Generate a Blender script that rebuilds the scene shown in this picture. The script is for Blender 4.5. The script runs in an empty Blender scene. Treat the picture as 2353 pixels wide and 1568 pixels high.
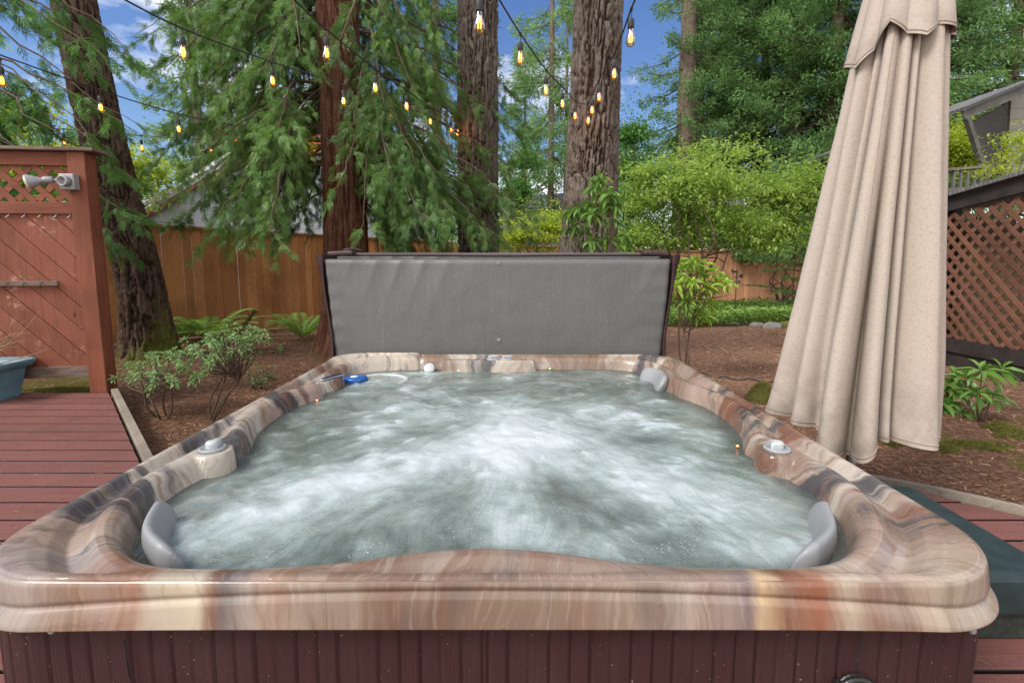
import bpy, math, random
import numpy as np
from mathutils import Vector
R_ = math.radians
rng = np.random.default_rng(7); random.seed(7)
scene = bpy.context.scene
COL = scene.collection

# ---------------------------------------------------------------- measuring the photograph
F_, PY, TH, CH = 1111.0, 723.6, R_(6.5), 1.04
def PT(x, y, Y=None, z=None):
    """world point seen at photo position (x,y) at distance Y or at height z"""
    t = math.tan(math.atan((y-PY)/F_)+TH)
    if Y is None: Y = (CH-z)/t
    else: z = CH-t*Y
    zc = Y*math.cos(TH)+(CH-z)*math.sin(TH)
    return np.array([(x-1176)/F_*zc, Y, z])

# ---------------------------------------------------------------- noise
_T = rng.random((64, 64, 64)).astype(np.float32)
def vnoise(p):
    p = np.asarray(p, dtype=np.float64); i = np.floor(p).astype(int); f = p-i; f = f*f*(3-2*f); i &= 63; j = (i+1) & 63
    x0, y0, z0 = i[..., 0], i[..., 1], i[..., 2]; x1, y1, z1 = j[..., 0], j[..., 1], j[..., 2]
    fx, fy, fz = f[..., 0], f[..., 1], f[..., 2]
    a = _T[x0, y0, z0]*(1-fx)+_T[x1, y0, z0]*fx; b = _T[x0, y1, z0]*(1-fx)+_T[x1, y1, z0]*fx
    c = _T[x0, y0, z1]*(1-fx)+_T[x1, y0, z1]*fx; d = _T[x0, y1, z1]*(1-fx)+_T[x1, y1, z1]*fx
    return (a*(1-fy)+b*fy)*(1-fz)+(c*(1-fy)+d*fy)*fz
def fbm(x, y, z=0.0, oct=4, s=1.0):
    x = np.asarray(x, float); p = np.stack(np.broadcast_arrays(x, y, z), -1)*s; r = 0; a = .5; t = 0
    for k in range(oct):
        r = r+a*vnoise(p+17.3*k); t += a; a *= .5; p = p*2.03
    return r/t
def sstep(a, b, x): t = np.clip((x-a)/(b-a), 0, 1); return t*t*(3-2*t)

# ---------------------------------------------------------------- objects
def tag(o, label=None, cat=None, group=None, kind=None):
    for k, v in (('label', label), ('category', cat), ('group', group), ('kind', kind)):
        if v: o[k] = v
    return o
def empty(name, loc, label=None, cat=None, group=None):
    o = bpy.data.objects.new(name, None); COL.objects.link(o); o.location = loc; o.empty_display_size = .1
    return tag(o, label, cat, group)
class G:
    """collects vertices and faces (world coordinates), links them as ONE mesh object"""
    def __init__(s): s.V = []; s.Q = []; s.n = 0
    def add(s, V, F, t=0.0):
        V = np.asarray(V, float).reshape(-1, 3)
        F = np.asarray(F, int)
        s.V.append(V); s.Q.append((F+s.n, np.broadcast_to(np.asarray(t, float), (len(F),)).copy())); s.n += len(V); return s
    def box(s, c, d, rz=0, t=0.0, rx=0, ry=0):
        x, y, z = np.array(d, float)/2
        v = np.array([[a*x, b*y, c_*z] for a in (-1, 1) for b in (-1, 1) for c_ in (-1, 1)])
        if rx: v = v @ rot('x', rx).T
        if ry: v = v @ rot('y', ry).T
        if rz: v = v @ rot('z', rz).T
        return s.add(v+np.array(c), [[0, 1, 3, 2], [4, 6, 7, 5], [0, 4, 5, 1], [2, 3, 7, 6], [0, 2, 6, 4], [1, 5, 7, 3]], t)
    def bar(s, a, b, w, h, up=(0, 0, 1), t=0.0):
        a = np.array(a, float); b = np.array(b, float); d = b-a; L = np.linalg.norm(d); d = d/L
        u = np.array(up, float); sx = np.cross(d, u); sx /= np.linalg.norm(sx); u = np.cross(sx, d)
        v = [a+e*d*L+i*sx*w/2+j*u*h/2 for e in (0, 1) for i in (-1, 1) for j in (-1, 1)]
        return s.add(v, [[0, 1, 3, 2], [4, 6, 7, 5], [0, 4, 5, 1], [2, 3, 7, 6], [0, 2, 6, 4], [1, 5, 7, 3]], t)
    def grid(s, P, closed_u=False, t=0.0):
        """P: (nv, nu, 3)"""
        nv, nu = P.shape[:2]; idx = np.arange(nv*nu).reshape(nv, nu)
        if closed_u: idx = np.concatenate([idx, idx[:, :1]], 1)
        F = np.stack([idx[:-1, :-1], idx[:-1, 1:], idx[1:, 1:], idx[1:, :-1]], -1).reshape(-1, 4)
        return s.add(P.reshape(-1, 3), F, t)
    def tube(s, pts, r, n=8, t=0.0, cap=True):
        pts = np.asarray(pts, float); m = len(pts); r = np.broadcast_to(np.asarray(r, float), (m,))
        T = np.gradient(pts, axis=0); T /= np.linalg.norm(T, axis=1)[:, None]+1e-12
        up = np.array([0, 0, 1.]) if abs(T[0, 2]) < .9 else np.array([1., 0, 0])
        A = np.empty_like(pts); a = np.cross(T[0], up); a /= np.linalg.norm(a)
        for i in range(m):
            a = a-T[i]*np.dot(a, T[i]); a /= np.linalg.norm(a)+1e-12; A[i] = a
        B = np.cross(T, A); th = np.linspace(0, 2*np.pi, n, endpoint=False)
        P = pts[:, None]+r[:, None, None]*(np.cos(th)[None, :, None]*A[:, None]+np.sin(th)[None, :, None]*B[:, None])
        s.grid(P, True, t)
        if cap:
            s.add(P[0], [list(range(n))[::-1]] if n > 4 else [[0, 3, 2, 1][:n]], t); s.add(P[-1], [list(range(n))], t)
        return s
    def lathe(s, c, prof, n=24, t=0.0, M=None):
        prof = np.array(prof, float); th = np.linspace(0, 2*np.pi, n, endpoint=False)
        P = np.stack([prof[:, 0][:, None]*np.cos(th), prof[:, 0][:, None]*np.sin(th), np.broadcast_to(prof[:, 1][:, None], (len(prof), n))], -1)
        if M is not None: P = P @ np.asarray(M).T
        return s.grid(P+np.array(c), True, t)
    def inst(s, tv, tf, O, A, B, C, t=0.0):
        """copies of a template at O with axes A,B,C (each (n,3), scaled)"""
        n = len(O); k = len(tv); tv = np.asarray(tv, float)
        P = O[:, None]+tv[None, :, 0:1]*A[:, None]+tv[None, :, 1:2]*B[:, None]+tv[None, :, 2:3]*C[:, None]
        tf = np.asarray(tf, int); F = (tf[None]+(np.arange(n)*k)[:, None, None]).reshape(-1, tf.shape[1])
        t = np.repeat(np.broadcast_to(np.asarray(t, float), (n,)), len(tf))
        return s.add(P.reshape(-1, 3), F, t)
    def build(s, name, mat, parent=None, smooth=False, attrs=None, bevel=0):
        V = np.concatenate(s.V); me = bpy.data.meshes.new(name)
        loops = np.concatenate([q[0].ravel() for q in s.Q]); tot = np.concatenate([np.full(len(q[0]), q[0].shape[1]) for q in s.Q])
        org = np.zeros(3)
        if parent is not None:
            p = parent
            while p is not None: org += np.array(p.location); p = p.parent
        else:
            org = np.array([(V[:, 0].min()+V[:, 0].max())/2, (V[:, 1].min()+V[:, 1].max())/2, V[:, 2].min()])
        W = (V-org).astype(np.float32)
        me.vertices.add(len(V)); me.vertices.foreach_set('co', W.ravel())
        me.loops.add(len(loops)); me.loops.foreach_set('vertex_index', loops.astype(np.int32))
        me.polygons.add(len(tot)); me.polygons.foreach_set('loop_start', (np.cumsum(tot)-tot).astype(np.int32))
        me.polygons.foreach_set('loop_total', tot.astype(np.int32))
        me.update(calc_edges=True)
        me.polygons.foreach_set('use_smooth', np.full(len(tot), bool(smooth)))
        a = me.attributes.new('tint', 'FLOAT', 'FACE'); a.data.foreach_set('value', np.concatenate([q[1] for q in s.Q]).astype(np.float32))
        for k, v in (attrs or {}).items():
            a = me.attributes.new(k, 'FLOAT', 'POINT'); a.data.foreach_set('value', np.asarray(v, np.float32).ravel())
        me.materials.append(mat); me.validate(clean_customdata=False)
        o = bpy.data.objects.new(name, me); COL.objects.link(o)
        if parent is None: o.location = org
        else: o.parent = parent
        if bevel:
            b = o.modifiers.new('bevel', 'BEVEL'); b.width = bevel; b.segments = 2; b.limit_method = 'ANGLE'
        return o
def rot(ax, a):
    c, s = math.cos(a), math.sin(a)
    return np.array({'x': [[1, 0, 0], [0, c, -s], [0, s, c]], 'y': [[c, 0, s], [0, 1, 0], [-s, 0, c]], 'z': [[c, -s, 0], [s, c, 0], [0, 0, 1]]}[ax])
def catmull(P, n=8, closed=False):
    P = np.asarray(P, float); m = len(P); out = []
    for i in range(m if closed else m-1):
        g = lambda k: P[k % m] if closed else P[min(max(k, 0), m-1)]
        a, b, c, d = g(i-1), g(i), g(i+1), g(i+2)
        for t in np.linspace(0, 1, n, endpoint=False):
            out.append(.5*((2*b)+(-a+c)*t+(2*a-5*b+4*c-d)*t*t+(-a+3*b-3*c+d)*t**3))
    if not closed: out.append(P[-1])
    return np.array(out)
def unit(v): return v/(np.linalg.norm(v, axis=-1, keepdims=True)+1e-12)

# ---------------------------------------------------------------- materials
class Mt:
    def __init__(s, name, rough=.6, spec=.5):
        s.m = bpy.data.materials.new(name); s.m.use_nodes = True; s.t = s.m.node_tree; s.b = s.t.nodes['Principled BSDF']
        s.b.inputs['Roughness'].default_value = rough; s.b.inputs['Specular IOR Level'].default_value = spec
        s.co = s.t.nodes.new('ShaderNodeTexCoord').outputs['Object']
    def _in(s, sock, v):
        if v is None: return
        if isinstance(v, bpy.types.NodeSocket): s.t.links.new(v, sock)
        elif isinstance(v, (tuple, list)): sock.default_value = tuple(v)+((1,) if len(v) == 3 and sock.type == 'RGBA' else ())
        else: sock.default_value = v
    def n(s, typ, props=None, **kw):
        nd = s.t.nodes.new(typ)
        for k, v in (props or {}).items(): setattr(nd, k, v)
        for k, v in kw.items(): s._in(nd.inputs[int(k[1:]) if k[0] == '_' else k.replace('_', ' ')], v)
        return nd
    def attr(s, name): return s.n('ShaderNodeAttribute', {'attribute_name': name}).outputs['Fac']
    def map(s, scale=(1, 1, 1), co=None, rot=(0, 0, 0)): return s.n('ShaderNodeMapping', Vector=co or s.co, Scale=scale, Rotation=rot).outputs[0]
    def noise(s, scale, co=None, det=4, rough=.55, dist=0, col=False):
        return s.n('ShaderNodeTexNoise', Vector=co or s.co, Scale=scale, Detail=det, Roughness=rough, Distortion=dist).outputs['Color' if col else 'Fac']
    def vor(s, scale, co=None, feat='F1', out='Distance'): return s.n('ShaderNodeTexVoronoi', {'feature': feat}, Vector=co or s.co, Scale=scale).outputs[out]
    def ramp(s, f, stops, interp='LINEAR'):
        nd = s.n('ShaderNodeValToRGB', Fac=f); cr = nd.color_ramp; cr.interpolation = interp
        while len(cr.elements) < len(stops): cr.elements.new(.5)
        for e, (p, c) in zip(cr.elements, stops): e.position = p; e.color = (tuple(c) if not isinstance(c, (int, float)) else (c, c, c))+(1,)
        return nd.outputs[0]
    def mix(s, f, a, b, mode='MIX'):
        nd = s.n('ShaderNodeMix', {'data_type': 'RGBA', 'blend_type': mode}); s._in(nd.inputs[0], f); s._in(nd.inputs[6], a); s._in(nd.inputs[7], b); return nd.outputs[2]
    def math(s, op, a, b=0.0, c=None):
        nd = s.n('ShaderNodeMath', {'operation': op}); s._in(nd.inputs[0], a); s._in(nd.inputs[1], b); s._in(nd.inputs[2], c); return nd.outputs[0]
    def bump(s, h, st=.5, d=.01, nrm=None):
        nd = s.n('ShaderNodeBump', Height=h, Strength=st, Distance=d); s._in(nd.inputs['Normal'], nrm); return nd.outputs[0]
    def out(s, col=None, nrm=None, rough=None, metal=None):
        s._in(s.b.inputs['Base Color'], col); s._in(s.b.inputs['Normal'], nrm); s._in(s.b.inputs['Roughness'], rough); s._in(s.b.inputs['Metallic'], metal); return s.m

def plain(name, col, rough=.5, metal=0, var=.18, sc=14, bs=.15, spec=.5):
    m = Mt(name, rough, spec); f = m.noise(sc, det=5)
    c = m.mix(m.ramp(f, [(.3, 0.), (.7, 1.)]), tuple(x*(1-var) for x in col), tuple(min(1, x*(1+var)) for x in col))
    return m.out(c, m.bump(m.noise(sc*8), bs, .002), None, metal)

def leafmat(name, dark, light, rough=.5, trans=.35, sc=3.0, extra=None):
    m = Mt(name, rough, .35); t = m.attr('tint')
    f = m.math('ADD', m.math('MULTIPLY', t, .75), m.math('MULTIPLY', m.noise(sc), .3))
    st = [(.1, dark), (.62, light)]
    if extra: st += [(.9, light), (.97, extra)]
    c = m.ramp(f, st)
    m.out(c)
    tr = m.n('ShaderNodeBsdfTranslucent', Color=m.mix(.5, c, (light[0]*1.4, light[1]*1.5, light[2]*.6)))
    mx = m.n('ShaderNodeMixShader', _0=trans, _1=m.b.outputs[0], _2=tr.outputs[0])
    o = m.t.nodes['Material Output']; m.t.links.new(mx.outputs[0], o.inputs[0]); return m.m

def woodmat(name, base, dark, light, axis='z', rough=.75, scratch=None, tintvar=.5):
    m = Mt(name, rough, .3); sc = {'x': (.6, 9, 9), 'y': (9, .6, 9), 'z': (9, 9, .6)}[axis]
    co = m.map(sc); t = m.attr('tint')
    off = m.n('ShaderNodeVectorMath', {'operation': 'ADD'}, _0=co); cmb = m.n('ShaderNodeCombineXYZ', X=m.math('MULTIPLY', t, 37.0), Y=m.math('MULTIPLY', t, 11.0)); m.t.links.new(cmb.outputs[0], off.inputs[1])
    co = off.outputs[0]
    g = m.noise(3.2, co, 6, .65, 1.2)
    c = m.ramp(g, [(.28, dark), (.5, base), (.75, light)])
    c = m.mix(tintvar, c, m.ramp(m.math('FRACT', m.math('MULTIPLY', t, 7.31)), [(0., tuple(x*.62 for x in base)), (1., tuple(min(1, x*1.3) for x in light))]))
    c = m.mix(m.ramp(m.noise(1.7, det=6), [(.42, 0.), (.7, .55)]), c, tuple(x*.6 for x in dark))
    kn = m.vor(1.0, m.map(tuple(4.2 if a > 1 else 1.8 for a in sc)))
    c = m.mix(m.ramp(kn, [(.035, .85), (.06, 0.)]), c, tuple(x*.4 for x in dark))
    h = g
    if scratch:
        sk = m.ramp(m.noise(5, m.map(tuple(a*1.4 for a in (2, 2, 2)), rot=(0, .75, 0)), 8, .75, .4), [(.54, 0.), (.62, 1.)])
        msk = m.ramp(m.noise(2.6, det=3), [(.50, 0.), (.60, .8)])
        c = m.mix(m.math('MULTIPLY', sk, msk), c, scratch)
    return m.out(c, m.bump(h, .5, .004), m.ramp(g, [(.2, rough-.12), (.8, min(1, rough+.15))]))

M = {}
M['screen'] = woodmat('red_stained_wood', (.215, .070, .040), (.13, .038, .022), (.28, .10, .062), 'z', .7, (.46, .27, .20), .25)
M['screen_post'] = woodmat('stained_post', (.215, .068, .035), (.13, .036, .018), (.29, .10, .055), 'z', .65, None, .15)
M['screen_rail'] = woodmat('stained_rail', (.215, .068, .035), (.13, .036, .018), (.29, .10, .055), 'x', .65, None, .25)
M['weathered'] = woodmat('weathered_wood', (.20, .14, .11), (.08, .045, .03), (.36, .30, .26), 'x', .9)
M['fence'] = woodmat('cedar_fence_boards', (.40, .165, .052), (.24, .088, .026), (.50, .225, .085), 'z', .75, None, .45)
M['fence_far'] = woodmat('cedar_fence_pale', (.46, .235, .13), (.32, .16, .08), (.54, .30, .175), 'z', .8, None, .35)
M['edging'] = woodmat('bleached_edging', (.34, .29, .23), (.15, .11, .08), (.46, .41, .35), 'y', .9)
def deckmat():
    m = Mt('composite_decking', .62, .35); t = m.attr('tint')
    sp = m.noise(420, det=2); st = m.noise(4, m.map((.7, 60, 1)), 4)
    c = m.ramp(st, [(.3, (.155, .056, .046)), (.7, (.225, .088, .073))])
    c = m.mix(m.math('MULTIPLY', m.math('FRACT', t), .45), c, (.13, .05, .04))
    gap_shade = m.math('GREATER_THAN', t, 1.5)
    c = m.mix(m.ramp(sp, [(.60, 0.), (.72, .5)]), c, (.48, .34, .30))
    c = m.mix(m.ramp(m.noise(3.1, det=7), [(.52, 0.), (.75, .5)]), c, (.10, .05, .036))
    c = m.mix(m.ramp(m.noise(46, det=2), [(.735, 0.), (.75, .8)]), c, (.33, .19, .08))
    c = m.mix(gap_shade, c, (.012, .007, .006))  # shade of the gaps painted on the board sides as near black
    return m.out(c, m.bump(m.math('ADD', sp, m.math('MULTIPLY', st, 2.)), .35, .002), m.ramp(m.noise(6), [(.3, .5), (.7, .75)]))
M['deck'] = deckmat()
def barkmat(name, plate, plate2, furrow, moss=None, fine=30):
    m = Mt(name, .95, .12); h = m.attr('h')
    n = m.noise(fine, m.map((1, 1, .45)), 7, .7); n2 = m.noise(2.2, det=4)
    c = m.mix(m.ramp(n2, [(.35, 0.), (.65, 1.)]), plate, plate2)
    c = m.mix(m.ramp(n, [(.35, .75), (.62, 0.)]), c, furrow)
    c = m.mix(m.ramp(h, [(.15, 1.), (.48, 0.)]), c, furrow)
    c = m.mix(m.ramp(m.noise(fine*2.3, det=3), [(.62, 0.), (.75, .55)]), c, tuple(min(1, x*1.9) for x in plate2))
    if moss:
        ms = m.ramp(m.math('ADD', m.math('MULTIPLY', m.attr('moss'), .9), m.math('MULTIPLY', m.noise(9, det=6), .75)), [(.66, 0.), (.88, .85)])
        c = m.mix(ms, c, moss)
    return m.out(c, m.bump(m.math('ADD', n, m.math('MULTIPLY', m.noise(fine*5, det=3), .4)), .9, .012))
M['fir_bark'] = barkmat('fir_bark', (.125, .095, .076), (.215, .178, .15), (.028, .018, .013), (.10, .11, .02))
M['fir_bark_dark'] = barkmat('dark_fir_bark', (.095, .06, .042), (.15, .105, .08), (.024, .014, .01), (.11, .125, .022))
M['cedar_bark'] = barkmat('cedar_bark', (.11, .05, .032), (.165, .088, .06), (.05, .018, .01), (.10, .085, .035), 22)
M['twig'] = plain('twig_bark', (.10, .065, .042), .9, 0, .35, 20)
M['dead_twig'] = plain('dry_twig', (.30, .19, .11), .9, 0, .3, 20)
M['far_bark'] = plain('far_trunk_bark', (.17, .125, .095), .95, 0, .45, 9)
M['cedar'] = leafmat('cedar_foliage', (.03, .08, .02), (.16, .285, .075), .5, .32, 1.3, (.26, .14, .04))
M['cedar_bright'] = leafmat('bright_cedar_foliage', (.03, .085, .022), (.12, .26, .055), .5, .38, 1.3)
M['fir'] = leafmat('fir_foliage', (.045, .105, .03), (.18, .32, .10), .6, .25, .5)
M['fir_light'] = leafmat('pale_fir_foliage', (.11, .21, .07), (.26, .41, .16), .6, .3, .5)
M['fir_young'] = leafmat('young_fir_foliage', (.03, .09, .02), (.12, .26, .06), .5, .3, 2)
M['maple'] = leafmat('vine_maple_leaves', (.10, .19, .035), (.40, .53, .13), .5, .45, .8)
M['maple_dark'] = leafmat('dark_broadleaf', (.03, .10, .025), (.13, .29, .07), .5, .35, .8, (.4, .26, .06))  # darker green leaves of the laurel, alders and hedge
M['yellow_green'] = leafmat('yellow_green_leaves', (.17, .25, .025), (.50, .58, .08), .5, .45, 1.2)
M['rhodo'] = leafmat('rhododendron_leaves', (.045, .12, .025), (.17, .31, .06), .32, .25, 4, (.5, .30, .03))
M['rhodo_lime'] = leafmat('lime_rhododendron_leaves', (.12, .24, .03), (.36, .52, .08), .32, .3, 4, (.58, .36, .04))
M['azalea'] = leafmat('azalea_leaves', (.07, .16, .045), (.24, .39, .15), .45, .3, 5, (.36, .16, .05))
M['fern'] = leafmat('fern_leaves', (.08, .17, .025), (.26, .42, .08), .5, .35, 3)
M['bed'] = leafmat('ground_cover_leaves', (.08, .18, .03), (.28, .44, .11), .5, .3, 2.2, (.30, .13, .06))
M['moss'] = leafmat('moss_tufts', (.08, .075, .018), (.19, .18, .045), .95, .2, 9)
M['hill_leaf'] = leafmat('far_tree_leaves', (.05, .10, .07), (.10, .17, .13), .8, .1, .2)  # distance haze put into the leaf colour as a pale blue tint
M['litter'] = leafmat('fallen_needles', (.09, .035, .017), (.44, .25, .14), .9, .05, 30)
M['cover'] = None
def vinyl():
    m = Mt('grey_vinyl', .5, .4); n = m.noise(2.5, m.map((3, 3, 1)), 4)
    c = m.mix(n, (.108, .108, .106), (.138, .137, .134))
    c = m.mix(m.ramp(m.noise(6, m.map((9, 9, .5)), 6), [(.5, 0.), (.75, .22)]), c, (.19, .19, .19))
    c = m.mix(m.ramp(m.noise(170, det=1), [(.745, 0.), (.76, .8)]), c, (.42, .42, .42))
    wv = m.math('ADD', m.noise(260, m.map((1, 1, .15))), m.noise(260, m.map((.15, .15, 1))))
    return m.out(c, m.bump(m.noise(4, m.map((1.2, 1, .8)), 4, .5, 1.), .25, .02, m.bump(wv, .25, .002)), m.ramp(m.noise(9), [(.3, .42), (.7, .6)]))
M['cover'] = vinyl()
M['brown_vinyl'] = plain('brown_vinyl', (.045, .022, .022), .42, 0, .2, 12)
def canvas():
    m = Mt('beige_canvas', .95, .1); w = m.math('ADD', m.noise(330, m.map((1, 1, .2))), m.noise(330, m.map((.2, .2, 1))))
    c = m.mix(m.ramp(w, [(.8, 0.), (1.2, 1.)]), (.36, .30, .25), (.43, .37, .315))
    c = m.mix(m.ramp(m.noise(2.2, m.map((1, 1, .5)), 5), [(.4, 0.), (.75, .4)]), c, (.44, .36, .32))
    c = m.mix(m.ramp(m.noise(95, det=1), [(.775, 0.), (.79, .6)]), c, (.16, .11, .08))
    c = m.mix(m.math('MULTIPLY', m.ramp(m.attr('hem'), [(.0, 1.), (.16, 0.)]), m.ramp(m.noise(12, det=6), [(.35, 0.), (.65, .75)])), c, (.22, .18, .15))
    return m.out(c, m.bump(w, .35, .002))
M['canvas'] = canvas()
M['stitch'] = plain('stitching', (.30, .24, .19), .9)
def marble():
    m = Mt('marbled_acrylic', .14, .5)
    u, v = m.attr('u'), m.attr('v'); lip = m.attr('lip'); cmb = m.n('ShaderNodeCombineXYZ', X=u, Y=v, Z=0.).outputs[0]
    free = m.math('SUBTRACT', 1.0, m.math('MULTIPLY', lip, .6))
    w = m.noise(1.3, m.co, 3, .5, 0, True); w2 = m.noise(6.5, m.co, 4, .5, 0, True)
    amp = m.n('ShaderNodeCombineXYZ', X=m.math('MULTIPLY', free, .85), Y=m.math('MULTIPLY', free, 1.6), Z=0.).outputs[0]
    amp2 = m.n('ShaderNodeCombineXYZ', X=m.math('MULTIPLY', free, .15), Y=m.math('MULTIPLY', free, .30), Z=0.).outputs[0]
    wa = m.n('ShaderNodeVectorMath', {'operation': 'MULTIPLY_ADD'}, _0=w, _1=amp, _2=cmb).outputs[0]
    wb = m.n('ShaderNodeVectorMath', {'operation': 'MULTIPLY_ADD'}, _0=w2, _1=amp2, _2=wa).outputs[0]
    def st(sc, k, loc, det, rough=.55, dist=0): return m.noise(sc, m.n('ShaderNodeMapping', Vector=wb, Scale=(1, k, 1), Location=loc).outputs[0], det, rough, dist)
    A = st(2.1, .30, (0, 0, 0), 6, .6, .25); B = st(3.8, .16, (7.3, 2.1, 4), 6, .6, .2); Cc = st(2.3, .32, (1.3, 9.1, 2), 4, .55, .3)
    f1 = st(30, .055, (3, 5, 1), 4, .65); f2 = st(75, .05, (8, 1, 6), 3, .6); Dk = st(4.0, .16, (2, 7, 9), 5, .6, .3)
    taupe, cream, tan, rust, white, slate = (.18, .125, .09), (.40, .33, .25), (.27, .165, .105), (.15, .047, .019), (.52, .48, .42), (.032, .037, .05)
    c = m.ramp(A, [(.32, tan), (.45, taupe), (.55, (.30, .215, .17)), (.68, cream)])
    # the broad bands across the front of the shell
    x = m.math('ADD', m.n('ShaderNodeSeparateXYZ', Vector=m.co).outputs[0], m.math('MULTIPLY', m.math('SUBTRACT', B, .5), .10))
    px = m.n('ShaderNodeMapRange', _0=x, _1=-1.1, _2=1.1).outputs[0]
    fb = m.ramp(px, [(.0, (.30, .25, .22)), (.09, (.30, .25, .22)), (.13, tan), (.155, rust), (.185, (.24, .09, .04)), (.198, cream), (.24, (.52, .45, .33)), (.252, rust), (.264, slate), (.282, (.20, .16, .15)), (.31, tan), (.34, taupe), (.5, (.175, .12, .088)), (.66, (.27, .20, .155)),
                    (.715, (.24, .18, .16)), (.732, (.15, .11, .12)), (.742, (.48, .34, .19)), (.765, rust), (.80, (.26, .085, .04)), (.822, cream), (.86, (.30, .20, .15)), (.91, cream), (1., (.33, .22, .16))][:32])
    c = m.mix(m.math('MULTIPLY', m.attr('front'), .78), c, fb)
    nf = m.math('SUBTRACT', 1.0, m.math('MULTIPLY', m.attr('front'), .72))
    c = m.mix(m.math('MULTIPLY', nf, m.ramp(B, [(.515, 0.), (.575, .8), (.65, .8), (.72, .2)])), c, rust)
    c = m.mix(m.math('MULTIPLY', nf, m.ramp(Cc, [(.49, 0.), (.56, .85)])), c, m.mix(m.ramp(f1, [(.35, 0.), (.6, 1.)]), cream, white))
    Dk = m.math('ADD', Dk, m.ramp(px, [(.08, .06), (.25, 0.)]))
    c = m.mix(m.math('MULTIPLY', nf, m.ramp(Dk, [(.56, 0.), (.62, .85)])), c, slate)
    c = m.mix(m.math('MULTIPLY', free, m.ramp(f1, [(.55, 0.), (.68, .38)])), c, (.40, .32, .255))
    c = m.mix(m.ramp(f1, [(.34, .38), (.45, 0.)]), c, (.15, .075, .045))
    c = m.mix(m.ramp(f2, [(.36, .22), (.46, 0.)]), c, (.12, .09, .08)); c = m.mix(m.ramp(f2, [(.56, 0.), (.66, .12)]), c, (.6, .52, .44))
    drop = m.ramp(m.vor(34), [(.09, 1.), (.2, 0.)]); wet = m.ramp(m.noise(5, det=3), [(.5, 0.), (.62, 1.)])
    wh = m.ramp(m.noise(16, det=5, dist=.6), [(.50, 0.), (.53, 1.)]); tp = m.math('SUBTRACT', 1.0, lip); wh = m.math('MULTIPLY', wh, tp)
    h = m.math('ADD', m.math('MULTIPLY', drop, wet), m.math('MULTIPLY', wh, .35))
    return m.out(c, m.bump(h, .4, .0018), m.math('SUBTRACT', m.ramp(m.noise(3), [(.35, .17), (.65, .26)]), m.math('MULTIPLY', wh, .08)))
M['marble'] = marble()
def watermat():
    m = Mt('churning_water', .2, .5); f = m.attr('foam')
    n = m.noise(60, m.co, 5, .7, .6); n3 = m.noise(9, m.co, 5, .6, .5)
    f2 = m.math('ADD', m.math('ADD', f, m.math('MULTIPLY', m.math('SUBTRACT', n, .5), .26)), m.math('MULTIPLY', m.math('SUBTRACT', n3, .5), .16))
    c = m.ramp(f2, [(.08, (.11, .135, .122)), (.28, (.185, .225, .208)), (.48, (.285, .34, .325)), (.70, (.41, .47, .47)), (1.0, (.53, .585, .595))])
    bub = m.math('MULTIPLY', m.ramp(m.vor(95), [(.10, 1.), (.22, 0.)]), m.ramp(m.noise(7, det=3), [(.54, 0.), (.64, .6)]))
    c = m.mix(bub, c, (.72, .78, .78))
    m.out(c, m.bump(m.math('ADD', m.noise(42, m.co, 3, .6, .8), m.math('MULTIPLY', bub, .6)), .32, .006), m.ramp(f2, [(.2, .08), (.8, .4)]))
    tr = m.n('ShaderNodeBsdfTransparent', Color=(.80, .90, .88))
    mx = m.n('ShaderNodeMixShader', _0=m.attr('body'), _1=tr.outputs[0], _2=m.b.outputs[0])
    m.t.links.new(mx.outputs[0], m.t.nodes['Material Output'].inputs[0]); return m.m
M['water'] = watermat()
def skirtmat():
    m = Mt('brown_skirt', .5, .4); g = m.noise(4, m.map((90, 90, 1.)), 3)
    c = m.mix(g, (.031, .012, .011), (.054, .022, .021))
    c = m.mix(m.ramp(m.noise(3, m.map((3, 3, 1.2)), 5), [(.45, 0.), (.75, .4)]), c, (.06, .035, .03))
    c = m.mix(m.ramp(m.noise(150, det=1), [(.745, 0.), (.765, .7)]), c, (.35, .28, .24))
    return m.out(c, m.bump(g, .5, .003), .48)
M['skirt'] = skirtmat()
M['grey_plastic'] = plain('grey_plastic', (.30, .315, .33), .42, 0, .06, 30)
M['knob'] = plain('pale_grey_plastic', (.46, .49, .50), .35, 0, .05, 30)
M['pillow'] = None
def pillowmat():
    m = Mt('grey_pillow_foam', .42, .45); d = m.ramp(m.vor(75), [(.12, 1.), (.3, 0.)]); w = m.ramp(m.noise(9), [(.5, 0.), (.6, 1.)])
    return m.out(m.mix(m.noise(6), (.25, .258, .264), (.30, .308, .314)), m.bump(m.math('MULTIPLY', d, w), .5, .002))
M['pillow'] = pillowmat()
M['black'] = plain('black_plastic', (.012, .012, .013), .35)
M['cord'] = plain('black_cord', (.02, .02, .02), .6)
M['white_plastic'] = plain('white_plastic', (.62, .66, .66), .35, 0, .06)
M['blue'] = plain('blue_plastic', (.012, .09, .33), .25, 0, .15, 20)
M['chrome'] = plain('chrome', (.7, .72, .74), .15, 1, .03)
M['teal'] = plain('dark_teal_vinyl', (.012, .028, .030), .6, 0, .35, 20, .3)
M['teal_base'] = plain('dirty_black_base', (.022, .026, .02), .85, 0, .5, 60, .6)
M['alu'] = plain('cast_aluminium', (.30, .30, .30), .5, .3, .15, 20)
M['lens'] = plain('frosted_lamp_glass', (.55, .53, .50), .25)
M['planter'] = plain('blue_grey_planter', (.10, .19, .23), .5, 0, .22, 7, .2)
M['soil'] = plain('soil', (.07, .04, .025), .95, 0, .5, 60, 1)
M['rust_iron'] = plain('dark_iron', (.025, .022, .02), .7, .3, .4, 50)
M['green_iron'] = plain('green_iron', (.015, .04, .025), .5, .2)
M['rock'] = plain('field_stone', (.22, .21, .195), .9, 0, .4, 9, 1)
M['shingle'] = None
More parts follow.
